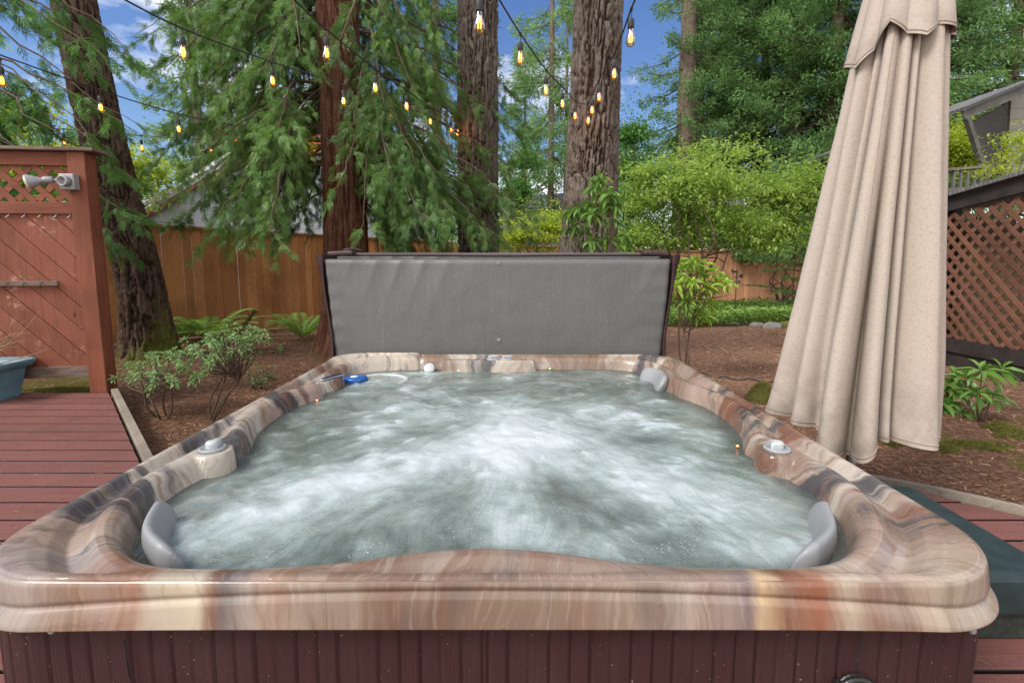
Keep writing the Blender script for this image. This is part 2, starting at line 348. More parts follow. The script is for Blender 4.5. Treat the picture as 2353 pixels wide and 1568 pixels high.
def shingle(name, a, b, s=5):
    m = Mt(name, .9, .2); br = m.n('ShaderNodeTexBrick', Vector=m.co, Scale=s, Color1=a+(1,), Color2=b+(1,), Mortar=tuple(x*.4 for x in a)+(1,))
    br.inputs['Mortar Size'].default_value = .02
    c = m.mix(m.ramp(m.noise(1.2, det=5), [(.45, 0.), (.7, .5)]), br.outputs[0], tuple(x*.55 for x in a)); return m.out(c, m.bump(m.noise(60), .5, .01))
M['shingle'] = shingle('grey_shingles', (.17, .165, .17), (.24, .23, .235))
def siding(name, a, pitch=.18):
    m = Mt(name, .7, .3); z = m.n('ShaderNodeSeparateXYZ', Vector=m.co).outputs[2]
    fr = m.math('FRACT', m.math('MULTIPLY', z, 1/pitch)); ln = m.ramp(fr, [(.0, 1.), (.09, 0.)])
    c = m.mix(m.noise(2, det=5), tuple(x*.88 for x in a), a); c = m.mix(m.math('MULTIPLY', ln, .75), c, tuple(x*.25 for x in a))
    return m.out(c, m.bump(fr, .6, .015))
M['siding_blue'] = siding('pale_blue_grey_siding', (.30, .33, .36))
M['siding_green'] = siding('grey_green_siding', (.28, .28, .235), .22)
M['soffit'] = siding('slatted_soffit', (.05, .045, .038), .16)
M['trim_grey'] = plain('weathered_trim', (.12, .115, .10), .8, 0, .3, 6)
M['red_trim'] = plain('dark_red_trim', (.19, .05, .042), .7, 0, .25, 6)
M['pale_roof'] = shingle('pale_roof', (.36, .36, .36), (.30, .30, .31), 4)
M['white_paint'] = plain('white_paint', (.7, .7, .68), .6)
M['dark_wood'] = plain('dark_stained_wood', (.028, .022, .02), .7, 0, .4, 8, .4)
M['tan_panel'] = plain('tan_panel', (.30, .24, .14), .8, 0, .35, 3)
M['lattice'] = woodmat('lattice_wood', (.15, .066, .040), (.085, .036, .022), (.23, .11, .07), 'y', .8, None, .3)
def glassm():
    m = Mt('amber_glass', .05); tr = m.n('ShaderNodeBsdfTransparent', Color=(.97, .80, .58)); gl = m.n('ShaderNodeBsdfGlossy', Roughness=.03)
    fr = m.n('ShaderNodeFresnel', IOR=1.5); mx = m.n('ShaderNodeMixShader', _0=m.math('ADD', m.math('MULTIPLY', fr.outputs[0], .45), .02), _1=tr.outputs[0], _2=gl.outputs[0])
    m.t.links.new(mx.outputs[0], m.t.nodes['Material Output'].inputs[0]); return m.m
M['glass'] = glassm()
def emit(name, col, st):
    m = Mt(name); e = m.n('ShaderNodeEmission', Color=col+(1,), Strength=st); m.t.links.new(e.outputs[0], m.t.nodes['Material Output'].inputs[0]); return m.m
M['filament'] = emit('glowing_filament', (1.0, .25, .035), 5.5)
M['led_orange'] = emit('orange_led', (1., .30, .08), 2.5); M['led_green'] = emit('green_led', (.25, 1., .3), 2.5)
def groundmat():
    m = Mt('needle_mulch', .95, .12)
    n1 = m.noise(1.3, det=6, rough=.6); fine = m.noise(85, det=5, rough=.75); chips = m.vor(48, m.map((1, 1, 1)), 'F1', 'Color'); cz = m.n('ShaderNodeSeparateColor', Color=chips).outputs[0]
    c = m.ramp(fine, [(.30, (.07, .034, .02)), (.50, (.23, .118, .072)), (.70, (.42, .24, .155))])
    c = m.mix(.5, c, m.ramp(cz, [(0., (.05, .026, .016)), (.45, (.145, .072, .043)), (.8, (.26, .14, .09)), (1., (.38, .25, .17))]))
    c = m.mix(m.ramp(n1, [(.4, 0.), (.7, .5)]), c, (.075, .04, .026))
    path = m.attr('path'); c = m.mix(m.math('MULTIPLY', path, .8), c, m.mix(.5, m.ramp(fine, [(.3, (.15, .078, .052)), (.7, (.46, .275, .175))]), m.ramp(cz, [(0., (.10, .05, .035)), (.5, (.30, .165, .115)), (.85, (.42, .25, .175)), (1., (.62, .46, .35))])))
    ms = m.ramp(m.math('ADD', m.math('MULTIPLY', m.attr('mossy'), .8), m.math('MULTIPLY', m.noise(5, det=6, rough=.7), .7)), [(.80, 0.), (.98, .8)])
    c = m.mix(ms, c, m.ramp(fine, [(.3, (.08, .075, .015)), (.7, (.20, .19, .035))]))
    return m.out(c, m.bump(m.math('ADD', fine, m.math('MULTIPLY', cz, .5)), .9, .02))
M['ground'] = groundmat()

# ---------------------------------------------------------------- ground
def gz(x, y):
    x = np.asarray(x, float); y = np.asarray(y, float)
    z = -.035-.025*np.clip(y, 0, 22)
    z = z+.10*np.exp(-((x+2.1)**2+(y-6.0)**2)/.9)+.06*np.exp(-((x+4.4)**2+(y-5.9)**2)/.6)+.07*np.exp(-((x-2.4)**2+(y-3.5)**2)/.25)
    z = z+(fbm(x, y, 0, 3, .9)-.5)*.09*sstep(1.2, 5, np.hypot(x, y))
    return z
def ground():
    a = np.linspace(-1, 1, 420); xs = np.sign(a)*(np.abs(a)*7+np.abs(a)**5*90); b = np.linspace(0, 1, 420); ys = -6+b*16+b**6*150
    X, Y = np.meshgrid(xs, ys); Z = gz(X, Y)+(fbm(X, Y, 3, 3, 9)-.5)*.035
    g = G(); g.grid(np.stack([X, Y, Z], -1))
    path = sstep(.40, .60, fbm(X, Y, 9, 3, .7)+.25*sstep(4.5, 6.5, Y))*sstep(1.0, 1.8, X)*sstep(2.6, 5.0, Y)*sstep(11.5, 9.5, Y)
    mo = np.zeros_like(X)
    for (cx, cy, r) in ((-4.3, 4.5, .8), (2.6, 3.0, .35), (3.0, 2.55, .4), (3.6, 2.6, .3), (-4.2, 5.4, .5), (1.5, 4.4, .25), (3.9, 3.2, .5), (-5.2, 4.2, .4)):
        mo = np.maximum(mo, np.exp(-((X-cx)**2+(Y-cy)**2)/(2*(r*.6)**2)))
    tag(g.build('ground', M['ground'], None, True, {'path': path, 'mossy': mo}), 'ground of brown needle mulch', None, None, 'structure')
ground()
def litter():
    g = G(); n = 60000
    x = rng.uniform(-5, 6.5, n); y = 1.6+rng.random(n)**1.3*8
    k = ~((np.abs(x+.055) < 1.25) & (y < 3.4)) & ~((x < -1.5-(y-2.2)*.95) & (y < 3.8)) & ~((x > 1.0) & (y < 2.0)); x, y = x[k], y[k]; n = len(x)
    a = rng.uniform(0, 6.28, n); L = rng.uniform(.010, .045, n)*(.7+.1*y)
    A = np.stack([np.cos(a)*L, np.sin(a)*L, rng.normal(0, .15, n)*L], -1); B = np.stack([-np.sin(a), np.cos(a), rng.normal(0, .3, n)], -1)*(rng.uniform(.0015, .006, n)*(.8+.1*y))[:, None]
    O = np.stack([x, y, gz(x, y)+(fbm(x, y, 3, 3, 9)-.5)*.035+.007], -1)
    g.inst([[-.5, -.5, 0], [.5, -.5, 0], [.5, .5, 0], [-.5, .5, 0]], [[0, 1, 2, 3]], O, A, B, A*0, rng.random(n)**1.5)
    tag(g.build('fallen_needles', M['litter']), 'scattered brown fir needles and wood chips on the mulch', 'needles', None, 'stuff')
litter()
def deck_needles():
    g = G(); n = 900; x = np.r_[rng.uniform(-4.2, -1.2, 700), rng.uniform(1.2, 2.1, 200)]; y = np.r_[rng.uniform(1.0, 3.7, 700), rng.uniform(.9, 2.0, 200)]; k = np.where(x < 0, x < -2.0-(y-2.38)*.949, y < 2.0-(x-1.8)*.86); x, y = x[k], y[k]; n = len(x)
    a = rng.uniform(0, 6.28, n); L = rng.uniform(.008, .035, n); A = np.stack([np.cos(a)*L, np.sin(a)*L, 0*a], -1); B = np.stack([-np.sin(a), np.cos(a), .3+0*a], -1)*.0016
    g.inst([[-.5, -.5, 0], [.5, -.5, 0], [.5, .5, 0], [-.5, .5, 0]], [[0, 1, 2, 3]], np.stack([x, y, 0*x+.003], -1), A, B, A*0, rng.random(n))
    tag(g.build('fallen_needles', M['litter']), 'dry needles and crumbs dropped on the red brown decking', 'needles', None, 'stuff')
deck_needles()

# ---------------------------------------------------------------- deck
def deck():
    g = G(); ph = 2.715; p = .1445; gap = .010
    for j in range(-24, 8):
        y0 = ph+j*p-.0; y1 = y0+p-gap
        if y1 > 3.80: continue
        ym = (y0+y1)/2; xl = lambda y: -1.91-(y-2.38)*.949; xr = lambda y: 1.8+(2.12-y)*1.16
        def piece(xa0, xa1, xb0, xb1):
            zt, zb = 0.0, -.028; t = rng.random(); r = .002
            V = [[xa0, y0, zb], [xb0, y0, zb], [xb1, y1, zb], [xa1, y1, zb], [xa0, y0, zt-r], [xb0, y0, zt-r], [xb1, y1, zt-r], [xa1, y1, zt-r],
                 [xa0, y0+r, zt], [xb0, y0+r, zt], [xb1, y1-r, zt], [xa1, y1-r, zt]]
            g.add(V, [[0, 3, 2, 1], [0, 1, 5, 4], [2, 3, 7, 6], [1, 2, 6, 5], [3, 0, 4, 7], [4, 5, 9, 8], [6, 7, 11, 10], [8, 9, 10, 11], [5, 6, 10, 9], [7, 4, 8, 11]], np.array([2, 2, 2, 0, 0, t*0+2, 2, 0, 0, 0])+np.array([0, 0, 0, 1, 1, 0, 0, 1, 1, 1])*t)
        if y1 < .93 or y0 < .93:
            piece(-7, -7, 5.5 if y0 < .4 else xr(y0), 5.5 if y0 < .4 else xr(y1)) if y1 < .93 else None
            if y1 >= .93: piece(-7, -7, -1.13, -1.13); piece(1.02, 1.02, xr(y0), xr(y1))
            continue
        piece(-7, -7, min(-1.13, xl(y0)), min(-1.13, xl(y1)))
        if y1 < 2.13: piece(1.02, 1.02, xr(y0), xr(y1))
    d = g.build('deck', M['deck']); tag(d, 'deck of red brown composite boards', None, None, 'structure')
    e = G(); a = np.array([-3.23, 3.80]); b = np.array([-1.08, 1.53])
    e.bar([a[0]+.03, a[1]+.0, -.02], [b[0]+.03, b[1], -.02], .045, .07)
    o = e.build('edging_board', M['edging'], None, bevel=.004); tag(o, 'bleached grey edging board along the diagonal end of the left decking', 'edging')
    e = G(); P = catmull([[1.55, 2.30, -.008], [1.84, 2.135, -.006], [2.1, 1.92, 0], [2.45, 1.60, .0], [3.1, 1.03, 0]], 6)
    for k in range(len(P)-1): e.bar(P[k], P[k+1]+(P[k+1]-P[k])*.03, .035, .05, t=.3)
    o = e.build('edging_board', M['edging']); tag(o, 'thin curved wooden edging strip along the decking right of the hot tub', 'edging')
deck()

# ---------------------------------------------------------------- hot tub
TX, RZ, WZ = -.050, .416, .336
half = [(0, 1.045), (.15, 1.03), (.28, .998), (.42, .978), (.60, .972), (.71, .985), (.79, 1.025), (.87, 1.10), (.925, 1.19), (.96, 1.29), (.97, 1.40), (.955, 1.50), (.945, 1.60), (.915, 1.70),
        (.95, 1.80), (.992, 1.93), (1.005, 2.08), (.995, 2.24), (.955, 2.36), (.925, 2.43), (.915, 2.50), (.90, 2.58), (.915, 2.70), (.915, 2.84), (.87, 2.97), (.77, 3.05), (.55, 3.085), (.2, 3.09), (0, 3.085)]
halfL = [(a+(.03 if 2.45 < b < 2.75 else 0)+(.03 if 2.75 < b < 3 else 0), b) for a, b in half]
OUTL = catmull([(a-.055, b) for a, b in half]+[(-a-.055, b) for a, b in halfL[-2:0:-1]], 8, True)
def sdW(x, y):
    """signed distance to the water outline, positive on the shell"""
    sh = x.shape; p = np.stack([x.ravel(), y.ravel()], -1); best = np.full(len(p), 9.); ins = np.zeros(len(p), bool); n = len(OUTL)
    for i in range(n):
        a = OUTL[i]; b = OUTL[(i+1) % n]; d = b-a; w = p-a; t = np.clip((w@d)/(d@d), 0, 1); best = np.minimum(best, np.hypot(*(w-t[:, None]*d).T))
        c = (a[1] > p[:, 1]) != (b[1] > p[:, 1])
        if c.any(): ins ^= c & (p[:, 0] < (b[0]-a[0])*(p[:, 1]-a[1])/(b[1]-a[1]+1e-12)+a[0])
    return np.where(ins, -best, best).reshape(sh)
HX, Y0, Y1, RC = 1.106, .889, 3.185, .215
def rrect(hx, y0, y1, rc, n):
    """rounded rectangle starting at the front centre, counter clockwise; n points, equal share per side"""
    out = []; cy0, cy1 = y0+rc, y1-rc; ex = hx-rc; seg = []
    for (cx, cy, a0) in ((ex, cy0, -90), (ex, cy1, 0), (-ex, cy1, 90), (-ex, cy0, 180)):
        seg.append([(cx+rc*math.cos(R_(a0+k*90/24)), cy+rc*math.sin(R_(a0+k*90/24))) for k in range(25)])
    P = [(0, y0)]+seg[0]+seg[1]+[(0, y1)]+seg[2]+seg[3]+[(0, y0)]
    P = np.array(P); return P
def resample(P, n, ref=None):
    d = np.r_[0, np.cumsum(np.hypot(*np.diff(P, axis=0).T))]; u = np.linspace(0, d[-1], n+1)[:-1]
    return np.stack([np.interp(u, d, P[:, 0]), np.interp(u, d, P[:, 1])], -1), u
tub = empty('hot_tub', (TX, 2.05, 0), 'square hot tub with a swirled brown and cream acrylic shell and dark brown skirt', 'hot tub')
def knobpads(): return [(-1.012, 1.572), (.895, 1.572)]
def tub_shell():
    n = 1300; P, u = resample(rrect(HX, Y0, Y1, RC, n), n)
    nrm = np.stack([np.roll(P[:, 1], -1)-np.roll(P[:, 1], 1), -(np.roll(P[:, 0], -1)-np.roll(P[:, 0], 1))], -1); nrm = unit(nrm)
    PI, _ = resample(rrect(HX-.42, Y0+.38, Y1-.42, .06, n), n)
    # match the inner ring by direction so that rows do not shear
    ang = lambda Q: np.unwrap(np.arctan2((Q[:, 1]-2.05)/1.13, Q[:, 0]/1.08))
    aI = ang(PI); aO = ang(P); PIx = np.interp(aO, aI, PI[:, 0], period=2*np.pi); PIy = np.interp(aO, aI, PI[:, 1], period=2*np.pi); PI = np.stack([PIx, PIy], -1)
    t = np.linspace(0, 1, 190)**1.15
    X = P[None, :, 0]*(1-t[:, None])+PI[None, :, 0]*t[:, None]+TX; Y = P[None, :, 1]*(1-t[:, None])+PI[None, :, 1]*t[:, None]
    d = sdW(X, Y)
    e = -(np.hypot(np.maximum(np.abs(X-TX)-(HX-RC), 0), np.maximum(np.abs(Y-(Y0+Y1)/2)-((Y1-Y0)/2-RC), 0))-RC)
    prof_d = [-.6, -.16, -.09, -.05, -.02, -.006, .004, .014, .028, .045, .062, .085, .11, .14, .17, .6]
    prof_z = [-.42, -.40, -.30, -.18, -.115, -.086, -.062, -.034, -.016, -.007, -.009, -.028, -.036, -.012, -.001, 0]
    dd = np.linspace(-.6, .6, 2400); zz = np.interp(dd, prof_d, prof_z); kk = np.exp(-np.linspace(-2, 2, 31)**2); zz = np.convolve(np.pad(zz, 15, 'edge'), kk/kk.sum(), 'valid')
    z = np.interp(d, dd, zz)
    blend = sstep(.05, .015, e)*sstep(0, .03, d+.0); z = z*(1-blend)
    edge = -.004*sstep(.012, 0, e)**2; z = z+edge
    # front and back straights stay flat on top
    for (cx, cy) in knobpads():
        r = np.hypot(X-cx, Y-cy); z = np.maximum(z, -.012-.16*sstep(.060, .080, r)-.0*r)
    a = R_(62); cx, cy = -1.02, 2.60; lx = (X-cx)*math.cos(a)+(Y-cy)*math.sin(a); ly = -(X-cx)*math.sin(a)+(Y-cy)*math.cos(a)
    r = np.hypot(lx/1.9, ly)/.062; z = np.maximum(z, -.022-.14*sstep(.85, 1.25, r)+.2*np.minimum(0, ly)*0)
    q = np.maximum(np.maximum(np.abs(X-(-.15))-.27, 0)/.04, np.maximum(np.abs(Y-3.06)-.025, 0)/.035); z = np.where(True, np.maximum(z, -.012-.14*sstep(.35, 1.2, q)), z)
    z = z+.012*sstep(-.60, -.64, X)*sstep(2.95, 3.05, Y)
    z = z-.012*np.exp(-((X+.60)/.012)**2)*sstep(2.85, 3.0, Y)*sstep(.004, .02, e)
    z = z+.0015*(fbm(X, Y, 0, 2, 6)-.5)*sstep(0, .05, d)
    g = G(); Z = z+RZ; top = np.stack([X, Y, Z], -1)[::-1]
    # lip, going down and outwards
    nl = 46; vd = np.linspace(.0, 1, nl)[1:]
    depth = vd*.090
    xx = P[:, 0]; front = np.clip(1-(P[:, 1]-Y0)/.3, 0, 1)
    dg = np.where(P[:, 1] < Y0+.35, .020+.05*np.clip(np.abs(xx)/1.05, 0, 1)**2*.9, .055)
    rows = [];
    for dz in depth:
        o = .006*(1-math.exp(-dz/.004))+.012*(dz/.090)
        cw = np.clip(np.abs(xx)/1.03, 0, 1)**5; gr = -.006*np.exp(-((dz-dg)/.007)**2)+(.001+.013*cw)*sstep(dg+.002, dg+.035, dz)
        rows.append(np.stack([P[:, 0]+nrm[:, 0]*(o+gr)+TX, P[:, 1]+nrm[:, 1]*(o+gr), np.full(n, RZ-.004-dz)], -1))
    last = rows[-1]
    for (oo, dz) in ((-.006, .003), (-.05, .003)):
        q = last.copy(); q[:, 0] += nrm[:, 0]*oo; q[:, 1] += nrm[:, 1]*oo; q[:, 2] -= dz; rows.append(q)
    A = np.concatenate([top, np.stack(rows)]); g.grid(A, True)
    nv = A.shape[0]; arc = np.r_[0, np.cumsum(np.linalg.norm(np.diff(A, axis=0), axis=2).mean(1))]
    U = np.broadcast_to(u, (nv, n)); U = np.where(U > u[-1]/2+.55, U-u[-1], U); Vv = np.broadcast_to(arc[::-1][:, None], (nv, n))
    # the shell swirl runs along the sides near the water and down the lip
    lipa = np.zeros((nv, n)); lipa[len(top):] = 1; fr = np.broadcast_to((P[:, 1] < Y0+.12)[None], (nv, n))*(A[..., 1] < Y0+.12)
    g.build('shell', M['marble'], tub, True, {'u': U*1.0, 'v': Vv, 'lip': lipa, 'front': fr})
tub_shell()
def tub_skirt():
    n = 2400; P, u = resample(rrect(HX-.015, Y0+.015, Y1-.015, RC-.06, n), n); nrm = unit(np.stack([np.roll(P[:, 1], -1)-np.roll(P[:, 1], 1), -(np.roll(P[:, 0], -1)-np.roll(P[:, 0], 1))], -1))
    ph = (u/.0845) % 1; gro = -.008*np.exp(-((ph-.5)/.030)**2)-.006*np.exp(-((((ph+.5) % 1)-.5)/.022)**2)+.0006*np.sin(u*2*np.pi/.0068)
    rows = []
    for z in (RZ-.10, RZ-.115, .2, 0., -.1):
        rows.append(np.stack([P[:, 0]+nrm[:, 0]*gro+TX, P[:, 1]+nrm[:, 1]*gro, np.full(n, z)], -1))
    g = G(); g.grid(np.stack(rows)[::-1], True); g.build('skirt', M['skirt'], tub, True)
    for x, z in ((-.78, .118), (.70, .155)):
        b = G(); y = Y0+.014; b.box((x, y-.004, z), (.078, .012, .064)); b.box((x, y-.020, z+.004), (.078, .024, .010)); b.box((x, y-.018, z-.030), (.078, .020, .010))
        for sx in (-1, 1): b.box((x+sx*.036, y-.018, z-.012), (.008, .020, .040))
        b.tube([(x+.036*math.cos(a), y-.014, z+.008+.034*math.sin(a)) for a in np.linspace(0, math.pi, 14)], .0075, 8)
        b.lathe((x, y-.003, z+.012), [(.0, .0065), (.028, .0065), (.034, .004), (.035, 0)], 20, M=rot('x', math.pi/2))
        b.build('latch', M['black'], tub, bevel=.003)
        s = G(); s.tube([(x, y-.006, z+.075), (x+.002, y-.012, z+.12), (x-.002, y-.008, z+.16)], .0016, 6); s.build('cord', M['rust_iron'], tub)
    for x in (-.93, .93):
        s = G(); s.lathe((x, Y0+.010, RZ-.119), [(0, .005), (.004, .005), (.0065, .003), (.0065, 0)], 12, M=rot('x', math.pi/2)); s.build('screw', M['grey_plastic'], tub)
tub_skirt()
def tub_bits():
    for i, (cx, cy) in enumerate(knobpads()):
        z = RZ-.012; g = G(); g.lathe((cx, cy, z), [(.041, -.002), (.041, .008), (.038, .011), (.035, .011), (.033, .008), (0, .008)], 40)
        th = np.arange(36)*2*np.pi/36
        for a in th: g.box((cx+.0412*math.cos(a), cy+.0412*math.sin(a), z+.004), (.002, .0035, .007), rz=a)
        k = g.build('diverter_knob', M['grey_plastic'], tub, True)
        h = G(); a = np.linspace(0, 2*np.pi, 40, endpoint=False); r = .026*(1+.0*a)
        x = np.cos(a)*.020; y = np.sin(a)*.020; tip = np.exp(-((a-np.pi*0)/.5)**2)+np.exp(-((a-2*np.pi)/.5)**2); x = x+tip*.018
        rr = R_(75 if i == 0 else 215); X = x*math.cos(rr)-y*math.sin(rr); Y = x*math.sin(rr)+y*math.cos(rr)
        P = np.stack([np.stack([X*s+cx, Y*s+cy, np.full(40, z+q)], -1) for s, q in ((1, .008), (1, .022), (.95, .027), (.8, .030), (.4, .032), (.01, .032))]); h.grid(P, True)
        h.build('handle', M['knob'], k, True)
    for cx in (-.125, -.035):
        g = G(); g.lathe((cx, 3.075, RZ-.013), [(.040, 0), (.040, .006), (.036, .009), (0, .010)], 24); k = g.build('air_knob', M['grey_plastic'], tub, True)
        h = G(); h.box((cx+.004, 3.075, RZ+.004), (.062, .018, .016), rz=.5); h.build('handle', M['knob'], k, bevel=.005)
    # waterfall outlet
    a = R_(62); M2 = rot('z', a)
    g = G(); g.box((-.985, 2.595, RZ-.014), (.15, .026, .012), rz=a); b = g.build('waterfall_nozzle', M['chrome'], tub, bevel=.005)
    s = G(); s.box((-.985, 2.595, RZ-.0065), (.135, .005, .004), rz=a); s.build('slot', M['black'], b)
    g = G(); g.lathe((-.53, 3.045, WZ+.012), [(.036, 0), (.036, .008), (.03, .014), (0, .016)], 24, M=rot('x', R_(50))); g.build('jet_cap', M['knob'], tub, True)
    # skimmer ring
    g = G(); th = np.linspace(0, 2*np.pi, 60, endpoint=False); ph = np.linspace(0, 2*np.pi, 12, endpoint=False); cx, cy = -.78, 2.79
    P = np.stack([np.stack([cx+(.155+.014*np.cos(p))*np.cos(th), cy+(.135+.014*np.cos(p))*np.sin(th), WZ-.002+.010*np.sin(p)+0*th], -1) for p in np.r_[ph, ph[0]]]); g.grid(P, True)
    g.build('skimmer_ring', M['knob'], tub, True)
    for (x, y, mm) in ((728, 917, 'led_orange'), (1694, 1021, 'led_orange'), (1053, 849, 'led_green'), (1263, 845, 'led_green')):
        p = PT(x, y, z=WZ+.012); g = G(); g.lathe(p-np.array([0, 0, .006]), [(.005, 0), (.0045, .004), (0, .006)], 12); g.build('underwater_light', M[mm], tub, True)
    # pillows
    def pillow(A, B, C, w=.045):
        path = catmull([A, B, C], 14); T = unit(np.gradient(path, axis=0)); Nn = np.stack([T[:, 1], -T[:, 0]], -1)
        if np.dot(Nn[len(path)//2], np.array([TX, 2.05])-np.array(B)) < 0: Nn = -Nn
        s = np.linspace(0, 1, len(path)); taper = np.clip(np.minimum(s, 1-s)*7, 0, 1)**.5*.88+.12
        prof = [(-.012, -.05), (-.014, -.018), (-.006, .001), (.012, .005), (.034, -.004), (.058, -.028), (.078, -.06), (.088, -.09), (.06, -.11), (.02, -.10)]
        prof = catmull([(a*w/.085, b) for a, b in prof], 3, True)
        mid = np.array([.03, -.045]); P = []
        for k in range(len(path)):
            q = mid+(prof-mid)*taper[k]
            P.append(np.stack([path[k, 0]+Nn[k, 0]*q[:, 0], path[k, 1]+Nn[k, 1]*q[:, 0], RZ-.014+q[:, 1]], -1))
        P = np.array(P); g = G(); g.grid(P, True); g.add(P[0], [list(range(len(prof)))]); g.add(P[-1], [list(range(len(prof)))[::-1]])
        g.build('pillow', M['pillow'], tub, True)
    pillow((-.955, 1.245), (-.885, 1.10), (-.765, 1.0)); pillow((.845, 1.245), (.775, 1.10), (.655, 1.0))
    pillow((.80, 2.86), (.865, 2.74), (.84, 2.56), .06)
tub_bits()
def lic(fx, fy, nz, L):
    ny, nx = nz.shape; Yi, Xi = np.mgrid[0:ny, 0:nx].astype(float); acc = nz.copy(); 
    for s in (1, -1):
        x, y = Xi.copy(), Yi.copy()
        for k in range(L):
            xi = np.clip(x.astype(int), 0, nx-1); yi = np.clip(y.astype(int), 0, ny-1); x += s*fx[yi, xi]; y += s*fy[yi, xi]
            acc += nz[np.clip(y.astype(int), 0, ny-1), np.clip(x.astype(int), 0, nx-1)]
    return acc/(2*L+1)
def water():
    xs = np.linspace(-1.12, 1.01, 720); ys = np.linspace(.93, 3.13, 720); X, Y = np.meshgrid(xs, ys)
    d = sdW(X[::4, ::4], Y[::4, ::4]); 
    def up(a): 
        i = np.linspace(0, a.shape[0]-1, 720); i0 = np.clip(i.astype(int), 0, a.shape[0]-2); f = i-i0
        b = a[i0]*(1-f)[:, None]+a[i0+1]*f[:, None]; return b[:, i0]*(1-f)+b[:, i0+1]*f
    d = up(d)
    # flow: away from the middle of the back, plus eddies
    sx, sy = TX+.03, 2.15; dx, dy = X-sx, Y-sy; r = np.hypot(dx, dy)+.05
    psi = fbm(X, Y, 1, 2, 2.6)*.50+fbm(X, Y, 5, 2, 7)*.05; gy, gx = np.gradient(psi, ys[1]-ys[0], xs[1]-xs[0])
    back = sstep(2.1, 2.7, Y)
    fx = dx/r*(1-back)+back*.9+gy*.75; fy = dy/r*(1-.8*back)-gx*.75
    m = np.hypot(fx, fy)+1e-6; fx /= m; fy /= m
    n1 = rng.random(X.shape); a = lic(fx, fy, n1, 16)
    n2 = fbm(X, Y, 2, 4, 30); b = lic(fx, fy, n2, 14)
    nb = lambda v: np.clip((v-v.mean())/v.std()*.2+.5, 0, 1)
    a, b = nb(a), nb(b)
    c = nb(fbm(X, Y, 7, 4, 5.5)); c2 = nb(lic(fx, fy, fbm(X, Y, 4, 4, 7), 30)); bl_ = lambda q: (q+np.roll(q, 2, 0)+np.roll(q, -2, 0)+np.roll(q, 2, 1)+np.roll(q, -2, 1))/5; c2 = bl_(bl_(c2)); b = bl_(b)
    def lobe(x0, y0, x1, y1, w, amp):
        ux, uy = x1-x0, y1-y0; L2 = ux*ux+uy*uy; t = np.clip(((X-x0)*ux+(Y-y0)*uy)/L2, 0, 1); q = np.hypot(X-x0-t*ux, Y-y0-t*uy); return amp*np.exp(-(q/w)**2)
    B = lobe(-.62, 1.40, -.15, 1.75, .17, .48)+lobe(.16, 1.74, .66, 1.32, .17, .48)+lobe(-.02, 1.30, -.02, 2.35, .11, .34)+lobe(-.35, 2.1, .3, 2.05, .28, .22)+lobe(-.18, 1.15, .15, 1.15, .12, .15)
    B += lobe(.42, 2.25, .75, 1.9, .10, .22)+lobe(-.75, 1.22, -.6, 1.2, .10, .16)+lobe(.55, 1.13, .72, 1.08, .07, .2)
    B -= lobe(.35, 2.75, .75, 2.6, .18, .16)+lobe(-.45, 1.12, -.2, 1.18, .09, .12)+lobe(.25, 1.35, .4, 1.18, .10, .12)+lobe(-.8, 1.75, -.75, 2.2, .1, .12)
    fi = nb(fbm(X+.05*b, Y+.05*c2, 3, 5, 13)); foam = .23+B*(.80+.50*c2)+(a-.5)*.13+(b-.5)*.22+(c-.5)*.14+(c2-.5)*.16+(fi-.5)*.18
    spark = np.clip(fi*1.0+c*.9-1.18, 0, 1)*.55; foam = foam+spark
    foam = foam*sstep(.0, -.10, d)*.85+foam*.15+.03
    foam = np.clip(foam, 0, 1)
    body = .60+.40*sstep(-.015, -.16, d)+foam*.3; body = np.clip(body, 0, 1)
    h = (bl_(bl_(foam))-.3)*.010+(fbm(X, Y, 2, 3, 6)-.5)*.030*sstep(0, -.12, d)+(c-.5)*.008*sstep(0, -.12, d)+(fi-.5)*.004
    for (x0, y0, r0, hh) in ((-.60, 1.33, .035, .012), (.52, 1.43, .05, .022), (.68, 1.13, .035, .016), (.45, 2.2, .08, .02), (-.1, 1.6, .05, .01)): h = h+hh*np.exp(-((X-x0)**2+(Y-y0)**2)/r0**2)
    Z = WZ+h*sstep(.02, -.03, d)
    e = np.hypot(np.maximum(np.abs(X-TX)-(HX-RC), 0), np.maximum(np.abs(Y-(Y0+Y1)/2)-((Y1-Y0)/2-RC), 0))-RC
    g = G(); g.grid(np.stack([X, Y, Z], -1)); F = g.Q[0][0]; keep = ((e < -.02) & (d < .03)).ravel()[F].all(1); g.Q[0] = (F[keep], g.Q[0][1][keep])
    o = g.build('water', M['water'], None, True, {'foam': foam, 'body': body}); tag(o, 'churning teal and white water in the hot tub', None, None, 'structure')
    f = G(); f.box((TX, 2.05, -.03), (1.9, 2.0, .02)); f.build('tub_floor', M['marble'], tub)
water()
g = G(); p = PT(817, 868, z=WZ+.02); c = (p[0], p[1], WZ-.03)
g.lathe(c, [(.030, -.05), (.034, 0), (.046, .022), (.064, .028), (.068, .034), (.068, .052), (.063, .059), (.02, .061), (0, .061)], 36)
o = g.build('float_dispenser', M['blue'], None, True); tag(o, 'round blue chlorine dispenser floating in the back left of the tub', 'dispenser')
s = G(); s.lathe((c[0]-.006, c[1]-.01, c[2]+.0615), [(.022, 0), (.018, .003), (0, .0035)], 20); s.build('sticker', M['white_plastic'], o, True)

